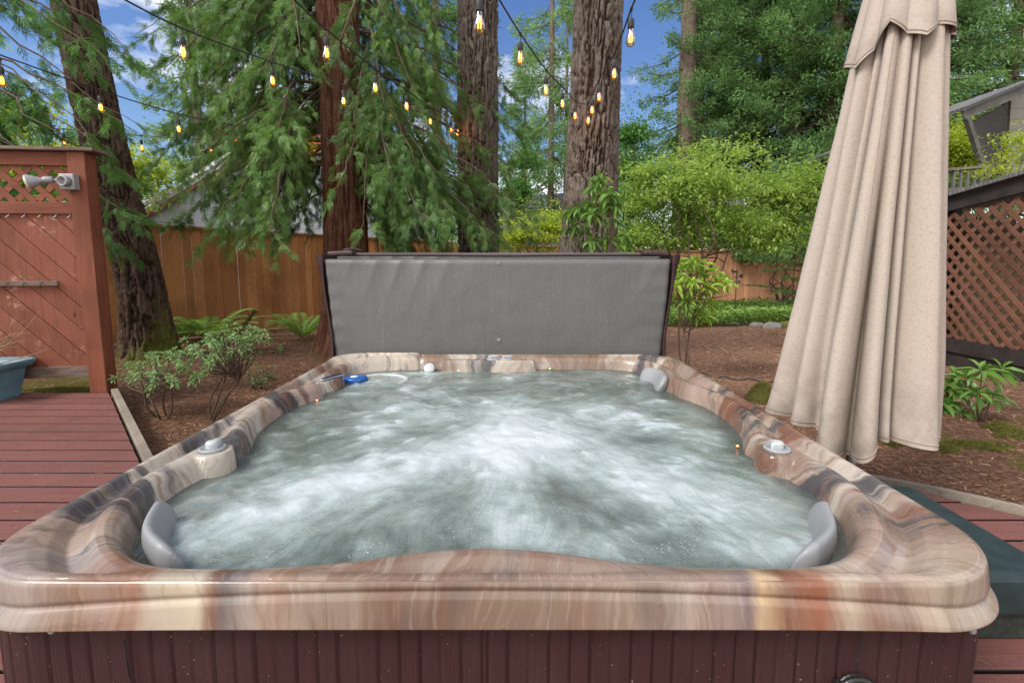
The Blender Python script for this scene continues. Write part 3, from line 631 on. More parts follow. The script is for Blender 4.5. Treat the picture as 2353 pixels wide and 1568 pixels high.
# ---------------------------------------------------------------- folded cover
def cover():
    t = empty('hot_tub_cover', (TX, 3.42, 0), 'folded grey vinyl cover standing upright behind the hot tub with brown side straps', 'tub cover')
    yF, yM, yB = 3.31, 3.42, 3.53
    def slab(name, yc, th, top_l, ztop, seed, lean=0.0):
        nx, nz = 160, 90; u = np.linspace(0, 1, nx); v = np.linspace(0, 1, nz); U, V = np.meshgrid(u, v)
        z = -.06+V*(ztop+.06); hw = 1.085+.07*V; x = TX-.045+(U-.5)*2*hw
        edge = np.minimum(np.minimum(U, 1-U)*2*hw, np.minimum((1-V), 1)*(ztop)); rd = np.clip(edge/.03, 0, 1); bulge = th/2*(np.sqrt(1-(1-rd)**2)*.25+.75)
        wr = .018*(np.abs(np.sin(38*U*(1+.15*np.sin(5*U))+9*(1-V)+seed))**.6)*np.exp(-(1-V)/.16)*(np.exp(-((U-.22)/.16)**2)+.6*np.exp(-((U-.93)/.06)**2))+.0025*np.sin(60*V+9*U)*np.exp(-U/.03)
        wr += .002*np.sin(60*V-9*U)*np.exp(-(1-U)/.04)+.022*(fbm(U*3, V*2, seed, 3, 1.5)-.5)+.009*np.exp(-(((V-.22)-(U-.42)*-.9)/.02)**2)*np.exp(-((U-.42)/.07)**2)
        yf = yc-bulge+wr*1.0-lean*V; yb = yc+th/2-lean*V
        g = G(); g.grid(np.stack([x, yf, z], -1)); g.grid(np.stack([x[:, ::-1], yb[:, ::-1] if hasattr(yb, 'shape') and yb.ndim == 2 else yb+0*x, z[:, ::-1]], -1))
        Ft = np.stack([x[-1], yf[-1], z[-1]], -1); Bt = np.stack([x[-1], yb[-1], z[-1]+.006], -1); g.grid(np.stack([Ft, (Ft+Bt)/2+np.array([0, 0, .004]), Bt]))
        for k in (0, -1):
            a = np.stack([x[:, k], yf[:, k], z[:, k]], -1); b = np.stack([x[:, k], yb[:, k], z[:, k]], -1); q = np.stack([a, b]); g.grid(q if k == 0 else q[::-1])
        return g.build(name, M['cover'], t, True)
    slab('front_panel', yF, .10, 0, 1.040, 0., .02); slab('rear_panel', yB-.02, .11, 0, 1.085, 2., -.01)
    g = G(); g.tube(catmull([(TX-1.19, yM-.03, 1.075), (TX-.6, yM-.03, 1.074), (TX-.05, yM-.03, 1.07), (TX+.5, yM-.03, 1.073), (TX+1.09, yM-.03, 1.074)], 8), .011, 6); g.build('zip_piping', M['brown_vinyl'], t, True)
    for s in (-1, 1):
        g = G(); P = []; x0 = TX+s*1.195
        for k, z in enumerate(np.linspace(1.075, .10, 22)):
            v = z/1.075; xx = TX-.045+s*(1.095+.072*v+.008*math.sin(z*9)); w = .085-.02*(1-v); fl = .03*math.exp(-((v-1)/.08)**2)
            P.append([[xx, yF-.075, z], [xx+s*(.028+fl), yF-.045-.01*math.sin(z*7), z], [xx+s*(.034+fl), yF+.05, z], [xx+s*.026, yB+.03, z], [xx+s*.014, yB+.03, z], [xx+s*.012, yF+.0, z], [xx-s*.0, yF-.066, z]])
        g.grid(np.array(P), True); g.build('side_flap', M['brown_vinyl'], t, True)
        h = G(); h.box((TX-.045+s*1.075, yM-.06, 1.085), (.17, .12, .035), rz=s*-.05, ry=s*.06); h.build('handle_pad', M['brown_vinyl'], t, bevel=.012)
    s = G(); s.tube([(TX-1.0, yM-.02, 1.108), (TX-1.06, yM-.03, 1.121), (TX-1.12, yM-.03, 1.109)], .006, 6); s.build('strap_end', M['brown_vinyl'], t, True)
    for z in (1.02, .50):
        g = G(); th = np.linspace(0, 2*np.pi, 20, endpoint=False)
        ph = np.r_[np.linspace(0, 2*np.pi, 8, endpoint=False), 0]; yy = yF-.052-.02*z/1.065
        g.grid(np.stack([np.stack([TX-.04+(.008+.0035*np.cos(p))*np.cos(th), yy-.0035*np.sin(p)+0*th, z+(.008+.0035*np.cos(p))*np.sin(th)], -1) for p in ph]), True); e = g.build('eyelet', M['grey_plastic'], t, True)
        b = G(); b.lathe((TX-.04, yy+.001, z), [(.006, 0), (0, .001)], 12, M=rot('x', math.pi/2)); b.build('hole', M['black'], e)
cover()

# ---------------------------------------------------------------- umbrella
def umbrella():
    t = empty('patio_umbrella', (1.47, 2.05, -.03), 'closed beige canvas patio umbrella hanging in long folds beside the tub', 'umbrella')
    ax = lambda z: np.stack([1.490+.045*(z-.3), 2.06+0*z], -1)
    nth, nz = 1000, 260; th = np.linspace(0, 2*np.pi, nth, endpoint=False)
    C0 = np.array([194, 222, 242, 262, 285, 304, 327, 354, 22, 58, 95, 130, 162])  # fold crests, degrees (270 faces the camera)
    W0 = np.array([16, 12, 8, 12, 10, 7, 13, 13, 14, 20, 19, 18, 16])
    A0 = np.array([1., .8, .5, 1.08, .82, .45, 1.1, 1., .9, 1, 1, 1, 1.])
    def radius(v, seed, rb, rt, depth):
        """v: 0 hem .. 1 top"""
        r = np.zeros((len(v), nth)); deg = np.degrees(th)[None]+36
        for c, w, a in zip(C0, W0, A0):
            cc = c+4.0*np.sin(3.2*v+c+seed)[:, None]*(1-v)[:, None]; dd = (deg-cc+180) % 360-180
            r = np.maximum(r, a*np.clip(1-(dd/(w*1.0))**2, 0, 1)**.5)
        base = (rb*(1-v)+rt*v)[:, None]; dp = (depth*(1-v)+depth*.55*v)[:, None]
        r = base*(1-dp+dp*r)
        fl = np.exp(-(v/.08))[:, None]*.02*np.sin(3*th+seed)[None]
        return r+fl+base*.07*(fbm(np.cos(th)[None]*1.5+v[:, None]*1.2, np.sin(th)[None]*1.5, v[:, None]*2+seed, 3, 1.6)-.5)
    def layer(name, z_hem, ztop, rb, rt, depth, seed, hemf, parent=t, elx=1.0):
        v = np.linspace(0, 1, nz); r = radius(v, seed, rb, rt, depth)
        # smooth across the folds
        k = np.ones(9)/9; r = np.apply_along_axis(lambda q: np.convolve(np.r_[q[-4:], q, q[:4]], k, 'valid'), 1, r)
        zh = z_hem+hemf(th); Z = zh[None]+(ztop-zh)[None]*v[:, None]; A = ax(Z)
        P = np.stack([A[..., 0]+r*np.cos(th)*elx, A[..., 1]+r*np.sin(th)*.85, Z], -1); g = G(); g.grid(P, True)
        inn = P.copy(); cen = np.stack([A[..., 0], A[..., 1], Z], -1); dirv = unit(cen-P); inn = P+dirv*.004
        g.grid(inn[:, ::-1], True); g.grid(np.stack([inn[0, ::-1], P[0, ::-1]]), True)
        hem = np.concatenate([np.broadcast_to(v[:, None], (nz, nth)).ravel()*1.0]*2+[np.zeros(2*nth)])
        o = g.build(name, M['canvas'], parent, True, {'hem': hem})
        hb = G(); hp = P[2]+0; hb.tube(np.concatenate([hp[::2], hp[:1]])+0, .0028, 5, cap=False); hb.build('hem', M['stitch'], o, True)
        return P
    def hem1(th):
        f = np.interp(np.degrees(th), [0, 144, 180, 205, 218, 228, 240, 252, 262, 290, 324, 360], [-.02, .02, .01, .0, -.05, -.095, -.105, -.075, -.01, -.012, -.02, -.02]); f = np.convolve(np.r_[f[-12:], f, f[:12]], np.ones(25)/25, 'valid'); return f
    P = layer('canopy', .33, 2.62, .331, .084, .55, 0., hem1)
    C0 = np.array([186, 226, 262, 300, 338, 15, 60, 100, 145]); W0 = np.array([22, 22, 20, 22, 20, 22, 26, 26, 26]); A0 = np.array([1.05, .95, 1.15, .95, 1.1, 1, 1, 1, 1.])
    nz = 90
    def radius2(v, seed, rb, rt, depth):
        deg = np.degrees(th)[None]+36; r = np.zeros((len(v), nth))
        for c, w, a in zip(C0, W0, A0):
            dd = (deg-c+180) % 360-180; r = np.maximum(r, a*np.cos(np.clip(dd/(w*1.15), -1, 1)*np.pi/2)**.8)
        base = (rb*(1-v)**.9+rt*(1-(1-v)**.9))[:, None]; dp = (depth*(1-v)+.12*v)[:, None]
        return base*(1-dp+dp*r)
    radius = radius2
    for k in (395, 640, 812):
        q = P[2:-70:3, k]; c_ = ax(q[:, 2]); q = q+unit(q-np.stack([c_[:, 0], c_[:, 1], q[:, 2]], -1))*.0005; sm = G(); sm.tube(q, .0016, 4, cap=False); sm.build('seam', M['stitch'], t, True)
    def hem2(th):
        deg = (np.degrees(th)+36) % 360; return -.03*np.cos(np.radians(deg-200))+np.interp(deg, [0, 160, 195, 225, 243, 262, 281, 300, 320, 345, 360], [.0, 0, -.01, -.045, .0, .075, .02, -.01, .03, .0, 0])
    layer('vent_flap', 1.875, 2.45, .188, .086, .28, 1., hem2)
    g = G(); g.tube([(1.50, 2.06, -.05), (1.52, 2.06, 1.2), (1.60, 2.06, 2.75)], .019, 16); g.build('pole', M['alu'], t, True)
    g = G(); g.lathe((1.47, 2.06, -.02), [(.0, .0), (.22, 0), (.23, .02), (.21, .045), (.06, .06), (.04, .16), (.025, .16)], 32); g.build('base', M['rust_iron'], t, True)
umbrella()

# ---------------------------------------------------------------- step beside the tub
t = empty('spa_step', (1.25, 1.42, 0), 'dark teal vinyl topped step standing beside the right side of the tub', 'step')
g = G(); g.box((1.27, 1.475, .135), (.46, .53, .13)); g.build('tread', M['teal'], t, bevel=.02)
g = G(); g.box((1.27, 1.475, .035), (.43, .50, .065)); g.build('riser', M['teal_base'], t, bevel=.004)

# ---------------------------------------------------------------- privacy screen at left
def screen():
    t = empty('privacy_screen', (-3.6, 3.72, 0), 'red stained privacy screen with diagonal boards and a lattice top', 'privacy screen')
    A = np.array([-3.30, 3.82]); B = np.array([-5.2, 3.62])  # runs from the corner post to the left
    d = (B-A)/np.linalg.norm(B-A); nn = np.array([-d[1], d[0]])
    if nn[1] > 0: nn = -nn
    p3 = lambda s, z, o=0.0: np.array([A[0]+d[0]*s+nn[0]*o, A[1]+d[1]*s+nn[1]*o, z]); rz = math.atan2(d[1], d[0])
    g = G(); g.box(p3(0, .875), (.125, .125, 1.95), rz=rz); g.build('post', M['screen_post'], t, bevel=.005)
    g = G(); g.box(p3(1.75, .875), (.125, .125, 1.95), rz=rz); g.build('post', M['screen_post'], t, bevel=.005)
    g = G(); g.box(p3(.83, 1.865), (1.95, .19, .025), rz=rz); g.build('cap_board', M['weathered'], t, bevel=.003)
    for z, h, o in ((1.80, .10, .01), (1.435, .09, .012)):
        g = G(); g.box(p3(.905, z, o), (1.69, .045, h), rz=rz); g.build('rail', M['screen_rail'], t, bevel=.003)
    g = G(); g.box(p3(.905, .155, .0), (1.69, .05, .09), rz=rz); g.build('bottom_rail', M['weathered'], t, bevel=.003)
    # lattice: crossed slats clipped to the opening
    g = G(); s0, s1, z0, z1 = .063, 1.69, 1.478, 1.755
    for sgn, off in ((1, .0105), (-1, .004)):
        for k in np.arange(-4, 22):
            c = s0+k*.142; pts = []
            for zz in (z0, z1):
                pts.append(c+sgn*(zz-z0))
            sa, sb = pts; za, zb = z0, z1
            if min(sa, sb) < s0-.0:
                if sa < s0 and sb <= s0: continue
                if sa < s0: za = z0+(s0-sa)/1.0; sa = s0
                if sb < s0: zb = z1-(s0-sb)/1.0; sb = s0
            if max(sa, sb) > s1: continue
            g.bar(p3(sa, za, off), p3(sb, zb, off), .044, .007, up=(nn[0], nn[1], 0), t=rng.random())
    g.build('lattice', M['screen_rail'], t)
    # diagonal boards, each its own slightly offset slat in one panel
    g = G(); z0, z1 = .20, 1.39; w = .135*math.sqrt(2)
    for k in range(-11, 16):
        c = k*w; poly = []
        # board between z = c + s and z = c + w + s ... (falls towards the post)
        def clip(poly, f):
            out = []
            for i in range(len(poly)):
                a, b = poly[i], poly[(i+1) % len(poly)]; fa, fb = f(a), f(b)
                if fa >= 0: out.append(a)
                if (fa >= 0) != (fb >= 0): q = fa/(fa-fb); out.append((a[0]+(b[0]-a[0])*q, a[1]+(b[1]-a[1])*q))
            return out
        lo, hi = c+.0035, c+w-.0035; poly = [(.062, lo+.062), (1.69, lo+1.69), (1.69, hi+1.69), (.062, hi+.062)]
        poly = clip(poly, lambda q: q[1]-z0); poly = clip(poly, lambda q: z1-q[1]) if poly else []
        if len(poly) < 3: continue
        o = .010+rng.random()*.003; n = len(poly); V = [p3(a, b, o) for a, b in poly]+[p3(a, b, o-.02) for a, b in poly]; tt = rng.random()
        g.add(V, [list(range(n))], tt); g.add(V, [list(range(n, 2*n))[::-1]], tt)
        g.add(V, [[i, (i+1) % n, n+(i+1) % n, n+i] for i in range(n)], tt)
    g.build('diagonal_boards', M['screen'], t)
    g = G(); g.box(p3(.905, .79, -.02), (1.69, .006, 1.19), rz=rz); g.build('backing', M['dark_wood'], t)
    g = G(); g.box(p3(.66, .86, .035), (.86, .022, .038), rz=rz); r = g.build('hook_rail', M['weathered'], t, bevel=.003)
    for s in (.33, .45, .57, .69):
        g = G(); g.tube([p3(s, .865, .045), p3(s, .86, .07), p3(s, .84, .075), p3(s, .835, .065)], .003, 6); g.build('hook', M['rust_iron'], r, True)
    for s in (.10, .20, .31, .42, .53):
        q = G(); q.tube(catmull([p3(s, 1.392, .02), p3(s+.005, 1.375, .028), p3(s+.022, 1.362, .03)], 4), .0022, 5); q.build('cable_clip', M['white_plastic'], t, True)
    # flood lamp
    L = empty('flood_lamp', p3(.02, 1.60, .065), 'grey weatherproof flood lamp fixed to the corner post of the red screen', 'lamp')
    b = p3(.035, 1.62, .095); g = G(); g.box(b, (.105, .06, .115), rz=rz); g.build('junction_box', M['alu'], L, bevel=.006)
    fwd = np.array([nn[0], nn[1], 0]); left = np.array([d[0], d[1], 0])
    def cyl(c0, c1, r0, r1, name, mt, prof=None):
        c0 = np.array(c0); c1 = np.array(c1); ax_ = unit(c1-c0); s_ = unit(np.cross(ax_, [0, 0, 1.])); u_ = np.cross(s_, ax_); MM = np.stack([s_, u_, ax_], -1); Ln = np.linalg.norm(c1-c0)
        g = G(); g.lathe(c0, prof or [(0, 0), (r0, 0), (r1, Ln), (0, Ln)], 24, M=MM); return g.build(name, mt, L, True)
    e0 = b+fwd*.03-left*.005
    cyl(e0, e0+fwd*.045+left*.005, 0, 0, 'empty_socket', M['alu'], [(.0, .0), (.038, 0), (.038, .045), (.030, .046), (.029, .012), (.0, .010)])
    k0 = b+fwd*.03+left*.035; k1 = k0+left*.035+fwd*.02+np.array([0, 0, .008]); cyl(k0, k1, .012, .012, 'swivel_arm', M['alu'])
    a = unit(left*.9+fwd*.42+np.array([0, 0, -.10]))
    cyl(k1, k1+a*.085, 0, 0, 'lamp_socket', M['alu'], [(0, 0), (.020, 0), (.025, .008), (.025, .05), (.020, .06), (0, .06)])
    a = unit(left*.8+fwd*.5+np.array([0, 0, -.25]))
    hd = k1+unit(left*.9+fwd*.42+np.array([0, 0, -.10]))*.055
    cyl(hd, hd+a*.13, 0, 0, 'reflector', M['alu'], [(.016, 0), (.020, .015), (.038, .045), (.052, .08), (.053, .09)])
    cyl(hd+a*.08, hd+a*.10, 0, 0, 'lamp_lens', M['lens'], [(.052, .008), (.047, .017), (.03, .024), (0, .026)])
screen()
# planter with dead shrub
def planter():
    c = PT(12, 925, z=0); cx, cy = -3.93, 3.53; cz = 0.0
    t = empty('planter', (cx, cy, 0), 'blue grey plastic planter pot standing at the end of the decking', 'planter')
    def ring(w, dp, z, o=0, ch=.045):
        P = [(-w+ch, -dp), (w-ch, -dp), (w, -dp+ch), (w, dp-ch), (w-ch, dp), (-w+ch, dp), (-w, dp-ch), (-w, -dp+ch)]; return [[cx+a, cy+b, z] for a, b in P]
    prof = [(.145, .0), (.150, .012), (.185, .225), (.205, .232), (.225, .262), (.228, .282), (.214, .284), (.205, .262), (.175, .22)]
    g = G(); g.grid(np.array([ring(w, w*.95, z) for w, z in prof]), True); g.add(np.array(ring(.145, .1378, .002)), [list(range(8))[::-1]])
    g.build('pot', M['planter'], t, bevel=.003)
    g = G()
    for r in (.10, .087, .074): g.tube([[cx+r*math.cos(a), cy-.152-.022*(.16+ .09*math.sin(a)*1.)/.25, .06+r*1.25*math.sin(a)] for a in np.linspace(0, math.pi, 20)], .003, 5)
    g.build('arch_moulding', M['planter'], t, True)
    g = G(); g.add(np.array(ring(.18, .17, .235)), [list(range(8))]); g.build('soil', M['soil'], t)
    g = G(); r = random.Random(5)
    for k in range(13):
        a = r.uniform(-.5, 2.6)*.6 if k > 4 else r.uniform(0, 6.28); L = r.uniform(.25, .62); p = np.array([cx+r.uniform(-.05, .05), cy+r.uniform(-.05, .03), .235]); dr = np.array([math.cos(a)*.45+.12, -.1+.15*math.sin(a), 1.]); pts = [p]
        for s in range(7): dr = dr+np.array([r.uniform(-.22, .25), r.uniform(-.12, .12), r.uniform(-.25, .05)]); p = p+unit(dr)*L/7; pts.append(p)
        pts = np.array(pts); g.tube(pts, np.linspace(.0045, .0012, len(pts)), 5)
        for s in (2, 3, 4, 5):
            q = pts[s]; dd = unit(dr+np.array([r.uniform(-1, 1), r.uniform(-.5, .5), r.uniform(-.2, .6)])); g.tube([q, q+dd*.06, q+dd*.11+np.array([0, 0, r.uniform(-.02, .02)])], [.002, .0015, .0008], 4)
    for (x1, z1) in ((.48, .36), (.42, .62), (.30, .55)):
        g.tube(catmull([(cx, cy, .235), (cx+x1*.4, cy-.02, .235+(z1-.2)*.35), (cx+x1*.8, cy, .235+(z1-.2)*.7), (cx+x1, cy+.03, z1+.03)], 6), np.linspace(.005, .0012, 19), 5)
    o = g.build('dead_shrub', M['dead_twig'], None, True); tag(o, 'bare dried branching stems growing out of the blue grey planter', 'dead plant')
planter()

# ---------------------------------------------------------------- fences
def fence(name, pts, label, mat, gap=.009, w=.14, h=1.80, postside=1):
    t = empty(name, (pts[0][0], pts[0][1], gz(*pts[0])), label, 'fence'); g = G(); cap = G(); rail = G()
    for a, b in zip(pts[:-1], pts[1:]):
        a = np.array(a); b = np.array(b); L = np.linalg.norm(b-a); d = (b-a)/L; n = int(L/w)
        for k in range(n):
            m = a+d*(k+.5)*L/n; zt = np.interp((k+.5)/n, [0, 1], [gz(*a)+h, gz(*b)+h]); zb = zt-h+.03+rng.uniform(-.01, .02)
            g.box((m[0]+rng.normal(0, .002), m[1]+rng.normal(0, .002), (zt+zb)/2), (L/n-gap*rng.uniform(.2, 1.5), .018, zt-zb), rz=math.atan2(d[1], d[0]), t=rng.random())
        A = [a[0], a[1], gz(*a)+h+.018]; B = [b[0], b[1], gz(*b)+h+.018]; cap.bar(A, B, .13, .034, t=rng.random())
        nn = np.array([d[1], -d[0]])*.03; A2 = [a[0]-nn[0], a[1]-nn[1], gz(*a)+h-.06]; B2 = [b[0]-nn[0], b[1]-nn[1], gz(*b)+h-.06]
        rail.bar(A2, B2, .03, .09, t=.4); rail.bar([A2[0], A2[1], A2[2]-1.4], [B2[0], B2[1], B2[2]-1.4], .03, .09, t=.7)
        for k in range(int(L/2.4)+1):
            q = a+d*k*2.4; p = G(); p.box((q[0]-nn[0]*2.6, q[1]-nn[1]*2.6, gz(*q)+h/2), (.09, .09, h), rz=math.atan2(d[1], d[0])); p.build('post', mat, t)
    g.build('boards', mat, t); cap.build('cap_rail', mat, t); rail.build('stringers', mat, t)
fence('board_fence', [(-7.6, 4.6), (-5.55, 7.5), (-3.85, 9.96), (-1.2, 12.6)], 'tall orange brown board fence running behind the left trees with light through its gaps', M['fence'])
fence('board_fence', [(-1.1, 12.8), (5.4, 16.9), (12.5, 16.9)], 'pale cedar board fence at the back right behind the leafy garden bed', M['fence_far'], gap=.005)

# ---------------------------------------------------------------- trunks
def trunk_mesh(pts, rad, kind, nth=150, dz=.016, flare=.35, seed=0, moss_side=0.0, amp=.02, mosszone=.6):
    pts = np.array(pts, float); P = catmull(pts, 12); rr = catmull(np.stack([rad, rad, rad], -1), 12)[:, 0]
    L = np.r_[0, np.cumsum(np.linalg.norm(np.diff(P, axis=0), axis=1))]; n = int(L[-1]/dz); s = np.linspace(0, L[-1], n)
    C = np.stack([np.interp(s, L, P[:, i]) for i in range(3)], -1); r = np.interp(s, L, rr); th = np.linspace(0, 2*np.pi, nth, endpoint=False)
    fl = 1+flare*np.exp(-s/.28); lob = (.5+.5*np.cos(5*th+seed)+.4*np.cos(3*th+2*seed)); S, T = np.meshgrid(s, th, indexing='ij')
    cx, cy = np.cos(T), np.sin(T); rm = r.mean(); k = 2*np.pi*rm
    if kind == 'fir':
        sc = 13.0; w = fbm(cx*rm*4, cy*rm*4, S*2+seed, 2, 3)*.9
        a = fbm(cx*rm*sc*2.1+w, cy*rm*sc*2.1, S*4.0+w*2+seed, 3, 1.15); b = np.abs(a-.5)*2; h = sstep(.0, .30, b)
        h = h*.75+.4*(fbm(cx*rm*38, cy*rm*38, S*26, 3, 1)-.3)
    else:
        a = fbm(cx*rm*26, cy*rm*26, S*1.3+seed+.6*fbm(cx, cy, S, 2, 2), 3, 1.1); b = np.abs(a-.5)*2; h = sstep(.0, .35, b)*.8+.25*fbm(cx*rm*80, cy*rm*80, S*4, 2, 1)
    R = r[:, None]*(fl[:, None]+(flare*.55*lob)[None]*np.exp(-S/.22)*1)+amp*(h-.5)*1.6+.03*rm*4*(fbm(cx*1.2, cy*1.2, S*.6+seed, 2, 1)-.5)
    V = np.stack([C[:, 0][:, None]+R*cx, C[:, 1][:, None]+R*cy, C[:, 2][:, None]+0*R], -1); g = G(); g.grid(V, True)
    moss = np.exp(-S/mosszone)*.55+.42*np.clip(np.cos(T-moss_side), 0, 1)**2*np.exp(-S/1.5)
    return g, {'h': np.clip(h, 0, 1), 'moss': moss}
def gpt(x, y): return [x, y, float(gz(x, y))-.06]
fir1 = empty('fir_tree', gpt(-4.42, 5.75), 'thick furrowed fir trunk with a mossy foot behind the red screen', 'tree')
g, at = trunk_mesh([gpt(-4.40, 5.80), (-4.47, 5.80, .9), (-4.70, 5.80, 2.2), (-4.86, 5.8, 3.4), (-5.02, 5.8, 5.0), (-5.1, 5.8, 6.5)], np.array([.27, .225, .21, .20, .19, .18]), 'fir', 170, .015, .22, 1., -.2, .030, .35)
g.build('trunk', M['fir_bark_dark'], fir1, True, at)
cedar = empty('cedar_tree', gpt(-1.98, 5.85), 'red barked cedar with drooping fronds standing behind the tub', 'tree')
g, at = trunk_mesh([gpt(-2.03, 5.85), (-1.99, 5.85, .8), (-1.97, 5.85, 2.2), (-1.98, 5.85, 3.6), (-1.98, 5.85, 5.2), (-1.98, 5.85, 6.6)], np.array([.31, .255, .235, .22, .21, .19]), 'cedar', 190, .02, .42, 2.4, 2.6, .016, .25)
g.build('trunk', M['cedar_bark'], cedar, True, at)
fir2 = empty('fir_tree', gpt(-.47, 6.8), 'straight grey brown fir trunk where two light strings meet, right of the cedar', 'tree')
g, at = trunk_mesh([gpt(-.46, 6.8), (-.46, 6.8, 1.2), (-.46, 6.8, 3.0), (-.45, 6.8, 4.8), (-.44, 6.8, 7.0)], np.array([.285, .27, .26, .25, .23]), 'fir', 200, .013, .2, 3., 0, .026)
g.build('trunk', M['fir_bark'], fir2, True, at)
fir3 = empty('fir_tree', gpt(.92, 5.9), 'broad rough fir trunk tapering upward behind the rhododendron', 'tree')
g, at = trunk_mesh([gpt(.90, 5.9), (.915, 5.9, 1.1), (.95, 5.9, 2.4), (.985, 5.9, 3.9), (1.0, 5.9, 6.5)], np.array([.37, .325, .285, .265, .24]), 'fir', 220, .013, .3, 5., 0, .034)
g.build('trunk', M['fir_bark'], fir3, True, at)
fir4 = empty('fir_tree', gpt(5.1, 6.1), 'fir trunk leaning out behind the top of the closed umbrella', 'tree')
g, at = trunk_mesh([gpt(4.55, 6.2), (4.75, 6.2, 1.5), (4.98, 6.2, 3.5), (5.2, 6.2, 6.0)], np.array([.26, .22, .20, .18]), 'fir', 120, .02, .3, 6., 0, .02)
g.build('trunk', M['fir_bark_dark'], fir4, True, at)

# ---------------------------------------------------------------- foliage builders
QUAD = [[0, -.5, 0], [1, -.12, 0], [1, .12, 0], [0, .5, 0]]
DIA = np.array([[0, 0, 0], [.45, -.5, .0], [1, 0, 0], [.45, .5, 0]]); DF = [[0, 1, 2, 3]]
def frame(D, up=np.array([0, 0, 1.])):
    D = unit(D); S = unit(np.cross(D, np.broadcast_to(up, D.shape))+1e-6); U = np.cross(S, D); return D, S, U
def cedar_fronds(g, O, D, L, tint, nl=9, wl=.0065, r=None):
    """flat drooping fronds: O origin, D direction, L length; each a spine with leaflets either side, all in one plane"""
    n = len(O); D, S, U = frame(D); a = rng.uniform(-1.3, 1.3, n)[:, None]; S2 = S*np.cos(a)+U*np.sin(a); U2 = np.cross(S2, D)
    for k in range(nl):
        f = (k+.6)/nl; s = 1 if k % 2 else -1; lf = L*(1.02-f)*.58*rng.uniform(.75, 1.2, n)
        o = O+D*(L*f)[:, None]+np.array([0, 0, -1])*(L*f*f*.25)[:, None]
        dr = unit(D*.80+S2*s*.62+np.array([0, 0, -.12])+rng.normal(0, .06, (n, 3)))
        sd = unit(np.cross(dr, U2))
        g.inst(DIA, DF, o, dr*lf[:, None], sd*(wl*rng.uniform(.8, 1.4, n)+lf*.045)[:, None], U2*0, tint+rng.normal(0, .06, n))
        # second order tips
        if k < nl-3:
            for q in (.45, .75):
                o2 = o+dr*(lf*q)[:, None]; dr2 = unit(D*1.0+S2*s*.1+rng.normal(0, .05, (n, 3))); g.inst(DIA, DF, o2, dr2*(lf*.42)[:, None], sd*(wl*.9), U2*0, tint+rng.normal(0, .06, n))
    g.inst(DIA, DF, O, D*L[:, None], S2*wl, U2*0, tint-.1)
def bough(g, br, base, tip, droop, ntw, tl, tint, seed, r0=.02, dens=1.0, fl=.125):
    r = np.random.default_rng(seed); base = np.array(base, float); tip = np.array(tip, float); d = tip-base; L = np.linalg.norm(d)
    t = np.linspace(0, 1, 14); C = base+d*t[:, None]; C[:, 2] += -droop*np.sin(t*np.pi*.5)**2+droop*.55*t*0; C += r.normal(0, .02, C.shape)*t[:, None]*L*.5
    C[:, 2] += .10*L*np.sin(t*np.pi)
    br.tube(C, np.linspace(r0, .003, 14), 5, cap=False)
    ts = r.uniform(.16, 1.0, ntw); O = np.stack([np.interp(ts, t, C[:, i]) for i in range(3)], -1)
    T = unit(np.stack([np.interp(ts, t, np.gradient(C[:, i])) for i in range(3)], -1)); S = unit(np.cross(T, [0, 0, 1.])); sg = np.where(r.random(ntw) < .5, -1, 1)[:, None]
    D = unit(T*.8+S*sg*r.uniform(.3, 1.1, (ntw, 1))+np.array([0, 0, -1])*r.uniform(.0, .75, (ntw, 1))); tlen = tl*r.uniform(.5, 1.25, ntw)*(1.1-.5*ts)
    m = 6
    for k in range(ntw):
        q = np.linspace(0, 1, 4)[:, None]; c = O[k]+D[k]*tlen[k]*q+np.array([0, 0, -1])*q*q*tlen[k]*.28
        if k % 2 == 0: br.tube(c, [.004, .003, .002, .001], 3, cap=False)
    nf = int(12*dens)
    f = r.uniform(.05, 1, (ntw, nf)); O2 = (O[:, None]+D[:, None]*(tlen[:, None]*f)[..., None]+np.array([0, 0, -1])*(f*f*tlen[:, None]*.28)[..., None]).reshape(-1, 3)
    D2 = unit(np.repeat(D, nf, 0)*.8+r.normal(0, .34, (ntw*nf, 3))+np.array([0, 0, -.28])); tn = np.repeat(np.clip(tint+r.normal(0, .13, ntw), 0, .82), nf)+r.normal(0, .05, ntw*nf)
    cedar_fronds(g, O2, D2, fl*r.uniform(.6, 1.25, ntw*nf), tn)
def cedar_crown(tree, specs, name_mat, tint0, seed, trunk=None):
    g = G(); br = G()
    for i, (b, tp, dr, n, tl) in enumerate(specs):
        bough(g, br, b, tp, dr, n, tl, tint0+rng.uniform(-.26, .26), seed*100+i)
    g.build('foliage', M[name_mat], tree); br.build('branches', M['twig'], tree, True)
def boughs_to(bx, by, targets, r):
    out = []
    for (x, y, Y, n, tl) in targets:
        tp = PT(x, y, Y=Y); zb = tp[2]+r.uniform(.2, .7); sx = (1 if tp[0] > bx else -1)
        out.append(((bx+sx*(.42 if Y < 5.9 and bx > -3 else .1), by-(.25 if Y < 5.9 else 0), zb+(.25 if Y < 5.9 else 0)), tp, r.uniform(.15, .45), n, tl))
    return out
r = random.Random(3)
